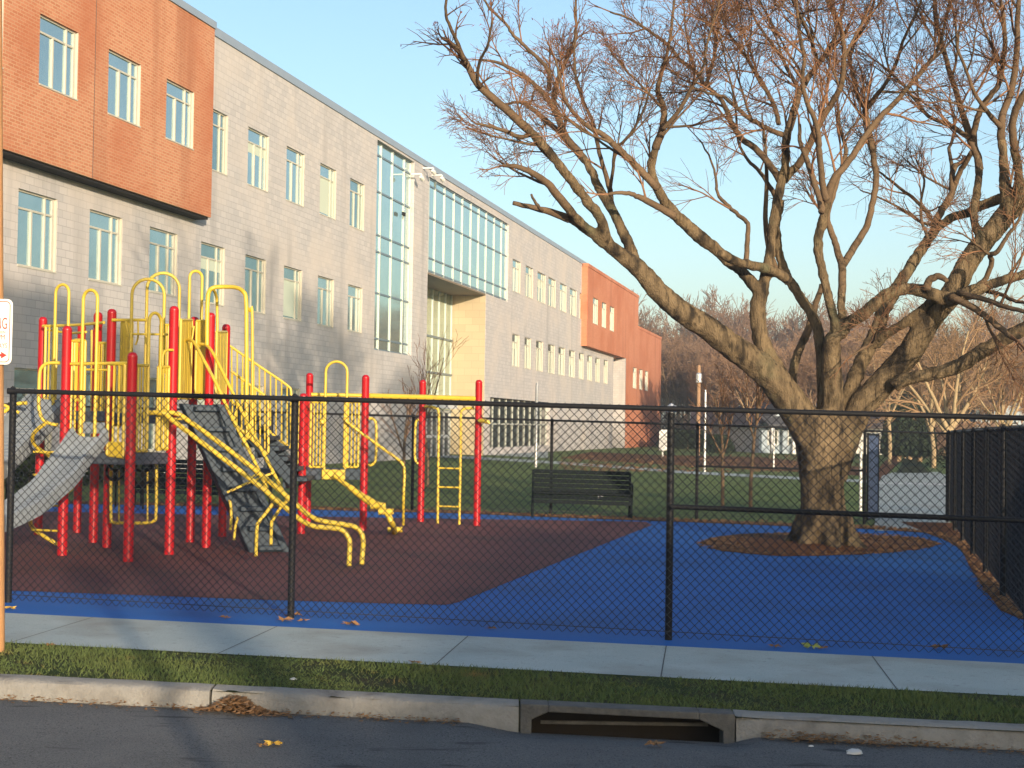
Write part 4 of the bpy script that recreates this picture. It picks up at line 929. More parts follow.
# ------------------------------------------------------------------ trees
class Twigs:
    def __init__(s): s.v = []; s.f = []
    def tube(s, pts, r0, r1, n=3):
        k = len(pts); b = len(s.v); t = (pts[-1]-pts[0]).normalized(); a = t.orthogonal().normalized(); c = t.cross(a)
        for i, p in enumerate(pts):
            r = r0+(r1-r0)*i/(k-1)
            for j in range(n):
                g = 6.2832*j/n; o = a*(r*math.cos(g))+c*(r*math.sin(g)); s.v.append((p.x+o.x, p.y+o.y, p.z+o.z))
        for i in range(k-1):
            for j in range(n): s.f.append((b+i*n+j, b+i*n+(j+1)%n, b+(i+1)*n+(j+1)%n, b+(i+1)*n+j))
def rdir(rnd): 
    v = Vector((rnd.gauss(0,1), rnd.gauss(0,1), rnd.gauss(0,1))); return v.normalized()
def grow(tw, rnd, p, d, L, r, lev, cfg, ends=None):
    """one branch with its children; cfg: (nchild, ratio, spread, segs) per level"""
    nch, ratio, spread, segs, wob, trop = cfg[lev]
    pts = [p.copy()]; dirs = []
    for i in range(segs):
        d = (d+rdir(rnd)*wob+Vector((0, 0, trop))).normalized(); p = p+d*(L/segs); pts.append(p.copy()); dirs.append(d.copy())
    tip = max(r*.35, cfg['rmin'])
    tw[min(lev, len(tw)-1)].tube(pts, r, tip, cfg['sides'][lev])
    if ends is not None and lev >= cfg['endlev']: ends.append(p)
    if lev+1 not in cfg: return
    for c in range(nch):
        t = (c+rnd.uniform(.3, 1))/nch; t = .15+.85*t if t < 1 else 1; t = min(t, .999); i = int(t*segs); q = pts[i].lerp(pts[i+1], t*segs-i); dd = dirs[i]
        ax = dd.cross(rdir(rnd)); ax = ax.normalized() if ax.length > 1e-4 else dd.orthogonal()
        ang = rnd.uniform(.6, 1.15)*spread*(1-.5*t); nd = Matrix.Rotation(ang, 3, ax) @ dd
        rr = (r+(tip-r)*t)*.72
        grow(tw, rnd, q, nd, L*ratio*rnd.uniform(.7, 1.2)*(1.15-.45*t), max(rr, cfg['rmin']), lev+1, cfg, ends)
# --- the big bare tree, limbs traced limb by limb with their own distances
TY = TB.y; px = TY/f
LIMB = [  # (dY start, dY end, [(u,v,width_px)...], density of side branches, first index allowed to branch)
 (0,0,[(824,556,74),(824,546,62),(824,530,55),(823,508,51),(822,485,50),(821,462,53),(820,440,58),(818,424,60),(815,410,50)],0,9),
 (0,-.8,[(818,455,38),(808,430,40),(792,404,38),(764,370,34),(728.5,344,30),(705,326,28),(682,312,26),(658,291,24),(641,271,21),(623,256,18),(602.5,241,14),(588,230,12),(573,221,10),(556,214,8),(535,208,6),(513,203,4.5)],0,9),
 (-.8,-1.1,[(542,210,4),(538,206,3.5),(531.6,195,2.5)],0,9),
 (-.6,-1.6,[(590,231,11),(576,218,9),(564,203,9),(550,186,8),(537,176,7),(519.6,167,5.5),(503.5,165.5,3)],.25,3),
 (-.4,-2,[(625,257,14),(608,243,13),(600,218,12),(588,202,11.5),(574,184,11),(560.6,167,10.5),(537,138,9.5),(508,111,8.5),(478.6,85,7.5),(464,58.6,6),(452,44,4.5),(442,37.5,2.5)],1,5),
 (-1.8,-2,[(464,60,4),(460,50,3),(452,44,3)],.3,0),
 (-1.7,-2.3,[(466,64,5),(458,44,4),(450,27,3.2),(446,12,2.8),(447,-12,2.4),(452,-40,1.6)],1.3,0),
 (-1.2,-1.8,[(533,134,5),(520,137,4.5),(508,132,4),(492,127,3.2),(475.6,123.6,2)],.4,2),
 (-1.6,-2.6,[(480,87,4),(477,78,3.4),(480,60,3),(488,45,2.4),(492,20,2)],1.2,0),
 (-.3,1,[(648,277,17),(637.7,268,15),(626,238.6,13),(614,213,12),(600,190,11),(592,172,10),(581,155,9),(566.5,138,8.5),(555,111,7),(546,97,6.5),(537,88,5.5),(528,79,5),(508,67,4.5),(495,62,3.4),(481.5,60,2.4)],.8,7),
 (.5,1.3,[(566,138,6.5),(549,123,6),(536,112,5.5),(522.5,102.5,4.5),(510,103,3),(496,106,2)],.8,1),
 (.6,1.6,[(556,112,7),(554,98,6.5),(556,85,6),(563.5,67,5),(570,52,4),(575,38,3.5),(576,10,3),(572,-25,2.4)],1.3,2),
 (.7,0,[(549,90,5.5),(549,73,5),(540,60,4.2),(525.5,47,4),(512,33,3.5),(505,23,3),(490,9,2.6),(478,-12,2)],1.3,1),
 (0,.4,[(618,222,8),(612,205,6.5),(610,190,6),(604.5,170,5),(598,146,4.5),(592,120,4),(578,88,3.2),(574,58.6,2.6),(576,30,2)],.9,3),
 (0,-1.0,[(610,190,4),(613,172,3.6),(615,150,3.4),(626,140,3.2),(640,118,2.8),(650,90,2.2)],.9,1),
 (.1,.1,[(812,440,36),(800,415,32),(790,397,26),(781,379,23),(769,357,21),(761,340,20),(758,322,19.5),(758,303,19),(762,290,19)],0,9),
 (.1,-.9,[(760,292,15),(748,278,14),(738,268,13.5),(727,261,13),(717,250,14),(705,241,16),(693,231,16),(682,221,14),(673,212,13),(658,190,11),(651.5,170,10),(653,157,9.5),(656,146.5,9),(660,136,8.5),(663,126,8),(664,110,6.5),(658,92,5.5),(661,75,4.5),(668,50,3.6),(672,20,3),(676,-20,2)],1,10),
 (-.6,-1.3,[(657,188,9),(645,175,8),(631,161,7.5),(620,150,7),(604,136,6),(584,123,4.6),(566.5,102.5,3.6),(560,80,2.6),(556,60,2)],1,2),
 (-.5,-.8,[(674,216,9),(662,209,7.5),(646.5,200.5,7),(636,196,5.5),(626,193,4.5),(608,194,3)],.5,2),
 (-.8,-1.6,[(662,130,5),(678,112,4.5),(690,90,4),(702,70,3.2),(708,40,2.6),(720,0,2)],1.2,0),
 (-.6,.2,[(720,253,11),(738,262,11),(750,265,11),(764,268,11.5),(776,272,12),(788,280,13)],0,9),
 (0,.9,[(746,262,6),(747.2,240,5.5),(747.6,224,5),(741,217,4.6),(731.5,209,4.4),(722,200,4),(717,192,3.6),(716,178,3),(711,160,2.4),(700,140,1.8)],.6,4),
 (.1,.4,[(762,292,16),(768,265,13),(771,244,12),(773,224,12),(777,203,11.5),(780,188,11),(784,172,11),(786,155,10.5),(787,135,9.5),(794,111,8.5),(800,91,7.5),(808,78,7),(818,64.5,6.5),(827,52,6),(835,38,5),(840,20,4),(846,-10,3),(850,-40,2)],1,8),
 (.4,.5,[(776,268,6),(770,252,6.5),(766,232,6),(766,200,5),(766.5,161,4),(764,135,2.8),(762,114,1.5)],0,9),
 (.2,1.4,[(782,184,9),(772,168,8.5),(762,155,8),(752,146,7.5),(741.6,138,7),(732,124,6.5),(727,111,6),(720,98,5.2),(706,86,5),(696,72,4.8),(680,60,4.6),(668,45,4),(650,32,3.5),(632,20,3),(610,12,2.2)],1.2,5),
 (.3,-.8,[(786,136,6.5),(776,132,6),(768,129,5.6),(757,123,5.2),(747.4,117,5),(735,106,4.4),(724,97,4),(712,94,3),(694,88,2.4)],1.2,2),
 (.4,1.3,[(779,124,6),(775,108,5.5),(768,94,5),(758,76,4.6),(747,58.6,4.2),(738,46,3.8),(730,35,3.4),(722,16,3),(718,-10,2.2)],1.3,1),
 (.3,-.8,[(797,166,9),(803,158,8.5),(809,146,8),(815,132,7.8),(823,117,7.4),(832,102.5,7),(837,94,6.6),(841,85,6.2),(843.5,70,5.8),(844,53,5.4),(843,41,5),(841,29,4.6),(836,16,4),(829.5,6,3.6),(820,-20,2.6)],1.2,3),
 (.3,.3,[(784,182,10),(790,173,9.6),(797,166,9.2)],0,9),
 (-.6,-1.6,[(844,54,4),(850,66,0.1),(850,66,.1)],0,9),
 (0,.6,[(828,452,20),(826,420,18),(823,385,16),(822,360,14),(820,340,13.5),(815,320.6,13),(808,308,12.5),(800,297,12),(791,282,12),(783,268,11.5),(779,252,11),(777,238.6,10.5),(776.5,226,10),(778,215,10),(782,200,9)],0,9),
 (.5,1.6,[(780,206,8),(772,190,6),(760,172,4.5),(748,160,3.8),(738,140,3.2),(736,110,2.6)],.9,2),
 (.7,1.2,[(808,462,20),(800,428,16),(793,396,13),(793,372,12),(798,353,11),(806,335,9),(812,318,8),(817,300,7),(822,285,6)],0,9),
 (0,-.3,[(838,450,34),(834,420,28),(833,397,25),(832,372,23),(831.5,350,21),(834,335,19)],0,9),
 (-.2,-.8,[(834,340,13),(835,325,12),(831,307,11),(827,292,10.5),(822,270,10.5),(818,250,11),(819,236,11.5),(822,225,11.5),(824,215,11),(827,203,9.5),(829.5,190,8.5),(836,176,8),(847,164,7.4),(858,147,7),(870.5,129,6.6),(884,113,6),(900,97,5.4),(912,82,4.8),(926,67,4),(938,48,3.4),(946,20,3),(952,-15,2)],1.2,11),
 (-.7,-1.6,[(826,200,7.5),(822,182,7),(820.7,164,6.6),(819,148,6.2),(819,135,5.8),(814,118,5.2),(806,100,4.8),(802,80,4.4),(804,60,4),(800,35,3.4),(796,0,2.6)],1.3,3),
 (-.6,0,[(822,212,7.5),(820.7,202,7),(816,188,6.6),(812,176,6.2),(806,158,5.6),(800,140,4.4),(800,125,3.6)],.9,3),
 (-.2,.5,[(836,336,12),(841,324,10.5),(841.5,305,9.5),(842,290,9),(842.7,270,8.8),(841,262,8.6),(836,246,7.6),(832,233,7.2),(828,222,7),(828,212,6.6),(834,192,6),(840,172,5.4),(846,150,4.8),(840,128,4),(838,105,3.4)],1,8),
 (.2,.9,[(842.5,266,8.8),(849,255,8.2),(856,244.5,8),(862,234,7.6),(867.6,224,7.4),(872,206,7),(875,190,7),(876,176,7),(874,160,7),(870.5,140.6,6.6),(868,124,6.4),(864.6,108,6),(858,97,5.6),(856,88,5.4),(853,74,5),(850,58.6,4.6),(856,40,4.2),(868,20,3.6),(876,-8,2.8)],1.2,7),
 (.5,.6,[(874,190,6),(866,205,.1),(866,205,.1)],0,9),
 (.5,-.6,[(864,112,5),(876,96,4.6),(888,80,4.2),(898,58,3.8),(905,36,3.2),(918,10,2.6),(926,-15,2)],1.3,0),
 (.1,.9,[(842,448,24),(845,420,20),(849,396,19),(854,380,18.5),(859,367.5,18.5),(866,353,18),(873.5,338,18),(879,325,17.5),(883,312,17),(891,298,16.5),(900,283,15.5),(909,269,14.5),(917,256,14),(926,243,13),(935,230,12.5),(942,222,11)],0,9),
 (.8,1.3,[(932,233,9.5),(936,222,9),(942,210,8.6),(949,199,8),(952.5,190,7.6),(952,175,7.2),(956,165,7)],.4,4),
 (1.2,2,[(953,176,5),(951,160,4.4),(949,148,4),(955,130,3.4),(950,100,2.6)],.9,1),
 (1.2,.8,[(953,190,6.5),(960,172,6.4),(966,162,6.2),(972,152,6)],0,9),
 (.8,.2,[(938,227,11),(953,217,11),(965,214,11.5),(980,206,12),(993.6,200.5,13),(1008,196,13.5),(1030,186,12),(1060,172,9)],.5,5),
 (-.2,-.7,[(839,335,15),(850,322,15),(864.6,313,15),(876,303,14.5),(888,294,14),(905.7,288.5,14),(920,290,15),(932,294,16),(947,299,17),(964,295,16),(976,290,15),(988,285,12),(1004,280,11),(1024,274,10.5),(1050,262,9),(1080,240,6)],.6,12),
 (-.5,-.7,[(926,291,10),(929,281,8.5),(935,277,7.5),(942,277,6.5),(947,281,5)],0,9),
 (.1,-.2,[(834,478,30),(846,440,31),(860,408,31),(874,392,31),(888,377,31),(900,363,30),(911.5,350,29),(920,336,28.5),(929,320.6,28),(940,308,27),(949.6,297,26),(958,282,25),(966,266,24.5),(977,250,24),(988,237,24),(1000,222,24),(1011,208,25),(1024,196,24),(1050,176,19),(1085,150,15)],.6,17),
 (-.2,-.6,[(893,386,16),(902,380,15.5),(912,378,15),(923,376,15),(935,373,15.5),(947,370.5,16),(958,366,16.5),(970,359,17),(984,350,17),(997,343,16.5),(1010,335,16),(1024,329,15.5),(1050,312,13),(1090,290,9)],.5,12),
 (.3,-.3,[(876,345,13),(884,336,12),(893,330,11.5),(905.7,322,11),(916,313,10),(929,303,9.5),(940,296,9)],0,9),
 (-.2,.6,[(986,240,12),(975,228,9),(974,215,9),(977,190,9),(979,175,9),(979,164,9.2),(976,152,9),(971,141,8.6),(967,128,8),(964,117,7.4),(957,96,6.6),(950,73,6),(944,50,5.6),(938,29,5.2),(935,10,4.6),(934,-20,3.4)],1.1,6),
 (.2,-.6,[(974,146,8),(974,132,7.4),(977,120,7),(981,108,6.6),(990,96,6.4),(999.5,83,6),(1003,60,5.6),(1005,35,5),(1002,10,4.2),(996,-20,3)],1.2,3),
 (.1,1,[(969,138,6),(955,128,5.4),(942,122,4.8),(928,116,4.2),(915,100,3.6),(900,82,3),(880,64,2.4)],1.1,1),
 (-.2,-.4,[(1008,212,17),(1006,195,15),(1004,175,12),(1003,155,10),(1001,135,9),(1003,115,8),(1010,95,7.6),(1015,70,7),(1017,40,6.4),(1018,10,5.6),(1022,-25,4)],1.1,6),
 (-.2,-1.4,[(1016,205,15),(1019,185,12),(1018,165,10),(1014,145,9),(1013,120,8),(1022,98,7.6),(1040,70,6),(1050,30,4.5)],1,4),
 (-.3,-1.2,[(1001,128,6),(988,112,5),(975,95,4.2),(967,72,3.6),(958,50,3),(955,20,2.4)],1.1,1),
 (-.4,-.8,[(964,268,6.5),(972,250,6),(985,262,.1),(985,262,.1)],0,9),
 (-.5,-1.2,[(975,288,6),(986,278,5.5),(992,262,5.5),(990,255,5.5),(997,252,5),(1006,238,4),(1016,225,3.4),(1024,208,2.6)],.8,3),
 (-.6,-1.2,[(950,296,8),(968,305,7.5),(984,315,7),(1000,328,6.5),(1012,338,5)],.3,2),
 (-.6,-1.8,[(958,293,6),(980,298,5.5),(1000,305,5),(1024,311,4.4),(1050,312,3.4)],.8,2),
 (-.4,-1.4,[(984,290,5),(1000,294,4.5),(1012,300,4),(1030,304,3)],.8,1),
 (-.1,-.4,[(873,343,4),(866,347,3.5),(860,350,2.8),(852,355,1.8)],.4,0),
 (.6,1.8,[(937,228,5),(926,212,4.4),(915,200,4),(902,190,3.6),(890,180,3),(876,170,2.2)],.8,1),
 (.6,1.5,[(938,226,4),(920,222,3.2),(900,208,2.8),(880,198,2.2),(860,190,1.6)],.7,1),
 (.5,1.4,[(928,238,4),(922,222,3.4),(921,205,3),(924,180,2.6),(916,160,2)],.8,1),
 (-.8,-1.8,[(600,215,5),(590,208,4),(580,200,.1),(580,200,.1)],0,9),
 (.3,2.2,[(800,92,5),(790,74,4.4),(780,55,4),(766,36,3.4),(750,10,2.8),(742,-15,2)],1.3,0),
 (.4,-1.6,[(818,65,5),(812,44,4.2),(802,20,3.6),(790,-5,2.8)],1.3,0),
 (0,1.5,[(705,87,4.4),(712,66,3.8),(716,44,3.2),(712,20,2.6),(716,-10,2)],1.3,0),
]
big = thing('bare_tree', 'large bare many-limbed tree rising from a mulch ring on the blue rubber', 'tree', TB)
tb = MB(); tm = MB(); tws = [Twigs(), Twigs(), Twigs(), Twigs()]; rt_ = random.Random(21)
cfg = {0: (7, .6, .75, 6, .14, .05), 1: (6, .62, .85, 4, .18, .03), 2: (5, .62, .95, 3, .22, .01), 3: (0, 1, 1, 2, .25, 0), 'rmin': .0032, 'sides': (5, 4, 3, 3), 'endlev': 2}
ends = []
for (d0, d1, L, dens, i0) in LIMB:
    if L[-1][2] <= .1: continue
    n = len(L); pts = []; kk = 4
    sm = smoothline([(a[0], a[1], a[2]) for a in L], kk)
    for i, (u, v, w) in enumerate(sm):
        t_ = i/(len(sm)-1); j = .0 if w > 20 else .5
        p = P(u+R_.uniform(-j, j), v+R_.uniform(-j, j), TY+1.25*(d0+(d1-d0)*t_)); pts.append((p, max(w, 1)*px/2*(.87 if w > 10 else .92)))
    thick = [q_ for q_ in pts if q_[1] > .062]
    k = len(thick)
    if k > 2: tb.tube([q_[0] for q_ in thick], [q_[1] for q_ in thick], 12)
    if k < len(pts):
        st = max(0, k-2); seg = pts[st:]
        if len(seg) > 1: tm.tube([q_[0] for q_ in seg], [q_[1] for q_ in seg], 8)
    if dens <= 0: continue
    i_start = i0*kk; acc = 0
    for i in range(max(1, i_start), len(pts)-1):
        seglen = (pts[i+1][0]-pts[i][0]).length; acc += seglen*dens*2.1
        while acc > 0:
            acc -= 1
            p, r = pts[i]; dd = (pts[i+1][0]-p).normalized(); ax = dd.cross(rdir(rt_)).normalized(); nd = Matrix.Rotation(rt_.uniform(.5, 1.1), 3, ax) @ dd
            nd = (nd+Vector((0, 0, .2))).normalized(); LL = rt_.uniform(.65, 1.6)*(.6+min(1, r/.05)*.4)*(.42 if p.x < -.4 else .75 if p.x < 1 else 1); vv = L[0][1]
            grow(tws, rt_, p, nd, LL, min(r*.55, .02)+.003, 0 if LL > 1.05 else 1 if LL > .55 else 2, cfg, ends)
    p, r = pts[-1]; de = (p-pts[-2][0]).normalized()
    if L[-1][1] < 0 or L[-1][0] > 1030:     # limbs that run on above the top of the view
        for q_ in range(3): grow(tws, rt_, p, (de+rdir(rt_)*.45).normalized(), rt_.uniform(1.8, 2.8), max(r, .02), 0, cfg, None)
    else: grow(tws, rt_, p, de, .3 if p.x < -.5 else .5, max(r, .006), 2, cfg, ends)
# root flare
for a in range(7):
    an = a*.9+.3; o1 = TB+Vector((math.cos(an)*.25, math.sin(an)*.25, .5)); o2 = TB+Vector((math.cos(an)*.42, math.sin(an)*.42, .14)); o3 = TB+Vector((math.cos(an)*.7, math.sin(an)*.7, -.04))
    tb.tube(smoothline([tuple(o1), tuple(o2), tuple(o3)], 4), [.16,.16,.15,.14,.13,.11,.09,.07,.05], 10)
o = tb.build('trunk', M['bark'], big, smooth=True)
rm = o.modifiers.new('r', 'REMESH'); rm.mode = 'VOXEL'; rm.voxel_size = .03; rm.use_smooth_shade = True
smm = o.modifiers.new('s', 'SMOOTH'); smm.iterations = 4; smm.factor = .5
tx = bpy.data.textures.new('bark_relief', 'CLOUDS'); tx.noise_scale = .11; tx.noise_depth = 3
dp = o.modifiers.new('d', 'DISPLACE'); dp.texture = tx; dp.strength = .04; dp.texture_coords = 'LOCAL'
def twobj(tw, name, m, parent):
    mb = MB(); mb.v = tw.v; mb.f = tw.f; mb.m = [0]*len(tw.f); return mb.build(name, m, parent, smooth=True)
for t_ in tws[:1]:
    tm.add(t_.v, t_.f)
n0 = len(tm.f)
for t_ in tws[1:]: tm.add(t_.v, t_.f, 1)
tm.build('crown', [M['limb'], M['twig']], big, smooth=True)
print('faces', len(tm.f))
mb = MB(); k = 0
for e_ in ends:
    if rt_.random() < .10 and e_.z > 6.4 or (rt_.random() < .45 and e_.z > 7.0 and e_.x < 1.6):
        s1 = .03; a = rt_.uniform(0, 6.28); c, s2 = math.cos(a)*s1, math.sin(a)*s1
        mb.add([(e_.x-c, e_.y-s2, e_.z), (e_.x+s2*.5, e_.y-c*.5, e_.z-.02), (e_.x+c, e_.y+s2, e_.z-.03)], [(0,1,2)])
if mb.f: mb.build('last_leaves', M['leafr'], big)

# --- background bare trees: a few kinds, copied
def bare_kind(seed, h, cfgk, mb_, mt, nm='bare_tree', lean=0, trunk_h=.3, r=.16, nlimb=6, spreadk=.7):
    rnd = random.Random(seed); tw = [Twigs(), Twigs(), Twigs(), Twigs(), Twigs()]
    root = bpy.data.objects.new(nm, None); COL.objects.link(root); MATS[root.name] = Matrix.Identity(4)
    th = h*trunk_h; top = Vector((rnd.uniform(-.2,.2), rnd.uniform(-.2,.2), th))
    tw[0].tube([Vector((0,0,-.4)), Vector((0,0,th*.4)), top], r, r*.75, 8)
    for i in range(nlimb):
        a = 6.283*i/nlimb+rnd.uniform(-.4, .4); el = rnd.uniform(.35, 1)*spreadk; d = Vector((math.cos(a)*math.sin(el), math.sin(a)*math.sin(el), math.cos(el)))
        grow(tw, rnd, top*rnd.uniform(.75, 1), d, h*.42*rnd.uniform(.8, 1.1), r*.6, 0, cfgk)
    o = twobj(tw[0], 'trunk', mb_, root); al = Twigs()
    for t_ in tw[1:]: b_ = len(al.v); al.v += t_.v; al.f += [tuple(b_+i for i in q_) for q_ in t_.f]
    twobj(al, 'crown', mt, root); return root
cf = {0: (6, .55, .8, 4, .12, .08), 1: (6, .6, .85, 3, .16, .06), 2: (6, .6, .9, 3, .2, .04), 3: (4, .6, .9, 2, .2, .03), 4: (0, 1, 1, 1, .2, 0), 'rmin': .014, 'sides': (5, 4, 3, 3, 3), 'endlev': 9}
kinds = [bare_kind(s1, 12, cf, M['bgbark'], M['bgtwig']) for s1 in (1, 2, 3, 4)]
def place(root, x, y, sc, rz, label, group, first, z=None):
    o = root if first else copytree(root); o.location = (x, y, gz(x) if z is None else z); o.scale = (sc, sc, sc*1.0); o.rotation_euler = (0, 0, rz); return tag(o, label, 'tree', group)
rb_ = random.Random(44); used = [0]*4; spots = []
for i in range(46):
    u = 668+i*8.4+rb_.uniform(-5, 5); Y = rb_.uniform(140, 200) if i % 2 else rb_.uniform(125, 150); Y = max(Y, 175) if u < 705 else Y; spots.append((u, Y))
for i, (u, Y) in enumerate(spots):
    k = i % 4; p = P(u, 420, Y); H_ = rb_.uniform(.8, 1.15)*(Y*(430-330)/1500)/12*1.1+.15
    place(kinds[k], p.x, Y, H_, rb_.uniform(0, 6.28), 'bare brown tree in the line of woods beyond the lawn', 'bare trees beyond the lawn', used[k] == 0); used[k] = 1
# woodland mass further back
wm = Twigs(); rw = random.Random(9); cfw = {0: (5, .55, .8, 3, .15, .06), 1: (7, .6, .9, 2, .2, .04), 2: (5, .6, .9, 1, .2, .03), 3: (0, 1, 1, 1, .2, .0), 'rmin': .035, 'sides': (3, 3, 3, 3), 'endlev': 9}
for i in range(90):
    u = 600+i*5.6+rw.uniform(-4, 4); Y = rw.uniform(195, 250); p = P(u, 420, Y); h = rw.uniform(17, 23); b_ = Vector((p.x, Y, gz(p.x)-1)); wm.tube([b_, b_+Vector((0,0,h*.4))], .25, .18, 4)
    for j in range(6):
        a = rw.uniform(0, 6.28); el = rw.uniform(.2, .8); grow([wm], rw, b_+Vector((0,0,h*rw.uniform(.12,.42))), Vector((math.cos(a)*math.sin(el), math.sin(a)*math.sin(el), math.cos(el))), h*.45, .09, 0, cfw)
o = twobj(wm, 'distant_woods', M['bgtwig'], None); tag(o, 'brown leafless woodland massed behind the houses', 'woods', kind='stuff')
# undergrowth band below the woods
def clump(tw, rnd, c, w, h, n, s_):
    for _ in range(n):
        a = rnd.uniform(0, 6.28); q_ = math.sqrt(rnd.random()); zt_ = rnd.random()**.7; x = c.x+math.cos(a)*q_*w*(1-.5*zt_**2); y = c.y+math.sin(a)*q_*w*.8*(1-.5*zt_**2); z = c.z+zt_*h
        t1 = rdir(rnd)*s_; t2 = t1.cross(rdir(rnd)); t2 = t2.normalized()*s_*.6; b_ = len(tw.v); p = Vector((x, y, z))
        tw.v += [tuple(p-t1), tuple(p+t2), tuple(p+t1), tuple(p-t2)]; tw.f.append((b_, b_+1, b_+2, b_+3))
ug = Twigs()
for i in range(80):
    u_ = 668+i*4.6; p = P(u_, 430, rw.uniform(175 if u_ < 700 else 140, 205)); p.z = gz(p.x); clump(ug, rw, p, 4, rw.uniform(1.5, 4), 420, .17)
o = twobj(ug, 'undergrowth', M['bgtwig'], None); o.data.polygons.foreach_set('use_smooth', [False]*len(o.data.polygons)); tag(o, 'brown scrub and brush at the foot of the far woods', 'undergrowth', kind='stuff')
# bare trees near the path, sunlight painted into their pale bark colour
cp = {0: (5, .6, .8, 5, .14, .05), 1: (5, .6, .9, 4, .18, .03), 2: (5, .6, .95, 3, .22, .02), 3: (3, .6, .9, 2, .22, .0), 4: (0, 1, 1, 1, .2, 0), 'rmin': .009, 'sides': (6, 5, 4, 3, 3), 'endlev': 9}
for (sd2, u, Y, h, lab, r_, th_) in [(71, 952, 62, 9.5, 'pale sunlit bare tree right of the path, nearest the slatted fence', .17, .22), (72, 934, 84, 9.5, 'pale sunlit bare tree at the right of the path behind the nearer pale tree', .15, .25),
        (73, 890, 90, 10, 'pale sunlit bare tree left of the path opening', .14, .3), (74, 1002, 70, 9, 'pale bare tree rising behind the slatted fence at far right', .13, .25), (75, 905, 118, 11, 'slim pale bare tree seen above the dark evergreen', .13, .3)]:
    o = bare_kind(sd2, h, cp, M['palesunbark'], M['palesuntwig'], r=r_, trunk_h=th_, nlimb=6); p = P(u, 440, Y); o.location = (p.x, Y, gz(p.x)); tag(o, lab, 'tree')
# dark evergreen arching over the path
for (u, Y, w, h, lab) in [(899, 102, 1.6, 3.4, 'dark evergreen with rounded top on the left of the path end'), (920, 104, 1.5, 3.2, 'dark evergreen on the right of the path end'), (910, 112, 2.2, 4.6, 'tallest dark evergreen closing the end of the path')]:
    p = P(u, 440, Y); root = thing('evergreen_tree', lab, 'tree', (p.x, Y, gz(p.x))); base = Vector((p.x, Y, gz(p.x)))
    mb = MB(); mb.tube([base-Vector((0,0,.3)), base+Vector((0,0,h*.8))], [.2, .05], 8); mb.build('trunk', M['bgbark'], root)
    c = Twigs(); clump(c, rw, base+Vector((0,0,.4)), w*.75, h, 5200, .22); o = twobj(c, 'crown', M['evergreen'], root); o.data.polygons.foreach_set('use_smooth', [False]*len(o.data.polygons))
# hedge shapes behind slatted fence and left of building
for (u, Y, w, h, lab, mk) in [(1006, 85, 4.5, 1.9, 'dark low hedge behind the slatted fence', 'evergreen'), (688, 135, 3, 1.7, 'dark shrub left of the blue house', 'evergreen'), (716, 118, 1.6, 1.4, 'round dark shrub in front of the blue house', 'evergreen'), (676, 150, 2, 1.8, 'dark shrub beside the end of the school', 'evergreen'), (975, 118, 6, 3.0, 'broad brown shrub beyond the slatted fence', 'bgtwig')]:
    p = P(u, 440, Y); root = thing('shrub', lab, 'shrub', (p.x, Y, gz(p.x))); base = Vector((p.x, Y, gz(p.x)))
    mb = MB(); mb.tube([base-Vector((0,0,.2)), base+Vector((0,0,h*.6))], [.08, .03], 6); mb.build('stem', M['bgbark'], root)
    c = Twigs(); clump(c, rw, base, w, h, 5200, .09); o = twobj(c, 'foliage', M[mk], root); o.data.polygons.foreach_set('use_smooth', [False]*len(o.data.polygons))
# saplings
cs = {0: (4, .6, .6, 4, .1, .12), 1: (3, .6, .7, 3, .15, .08), 2: (2, .6, .8, 2, .2, .05), 3: (0, 1, 1, 2, .2, 0), 'rmin': .005, 'sides': (5, 4, 3, 3), 'endlev': 9}
for (sd2, u, Y, h, lab, th_) in [(81, 404, 36, 2.7, 'slim sapling with orange-brown stem behind the play tower rail', .45), (82, 428, 40, 4.3, 'slim bare sapling in front of the school entrance', .4), (83, 723, 33, 2.9, 'thin dark sapling behind the far fence left of the tree', .5), (84, 751, 32, 3.2, 'thin reddish sapling behind the far fence next to the tree', .5)]:
    o = bare_kind(sd2, h, cs, M['limb'], M['twig'], nm='sapling', r=.045, trunk_h=th_, nlimb=4, spreadk=.5); p = P(u, 460, Y); o.location = (p.x, Y, gz(p.x)); tag(o, lab, 'sapling')
# low shrubs at the foot of the school wall
for (u, Y, w, h, lab) in [(30, 33, 1.1, .8, 'low green shrub on the lawn at far left behind the slides'), (120, 36, 1.4, .7, 'low green shrub behind the climbing structure')]:
    p = P(u, 470, Y); root = thing('shrub', lab, 'shrub', (p.x, Y, gz(p.x))); base = Vector((p.x, Y, gz(p.x)))
    mb = MB(); mb.tube([base-Vector((0,0,.1)), base+Vector((0,0,h*.6))], [.04, .02], 6); mb.build('stem', M['bgbark'], root)
    c = Twigs(); clump(c, rw, base, w, h, 2600, .06); twobj(c, 'foliage', M['evergreen'], root)

# ------------------------------------------------------------------ poles
def simple_pole(u, v0, v1, Y, r, m, name, label, cat, box=None):
    a = P(u, v0, Y); zb = gz(a.x); t = thing(name, label, cat, (a.x, Y, zb))
    mb = MB(); mb.tube([(a.x, Y, zb-.3), (a.x, Y, a.z-.1), (a.x, Y, a.z)], [r, r*.85, r*.6], 10); mb.build('shaft', m, t, smooth='auto')
    if box: c = P(u, box, Y-.3); mb = MB(); mb.tube([c-Vector((0,0,.3)), c+Vector((0,0,.25)), c+Vector((0,0,.35))], [.2, .2, .1], 12); mb.build('transformer', M['galv'], t, smooth='auto'); 
    return t
t = simple_pole(699, 365, 0, 100, .14, M['utilpole'], 'utility_pole', 'thin timber utility pole with grey canister beside the school', 'pole', 378)
simple_pole(705.5, 390, 0, 62, .055, M['galv'], 'metal_post', 'tall white metal post on the lawn right of the utility pole', 'post')
simple_pole(537, 383, 0, 62, .07, M['galv'], 'metal_post', 'tall pale metal post in front of the school storefront', 'post')
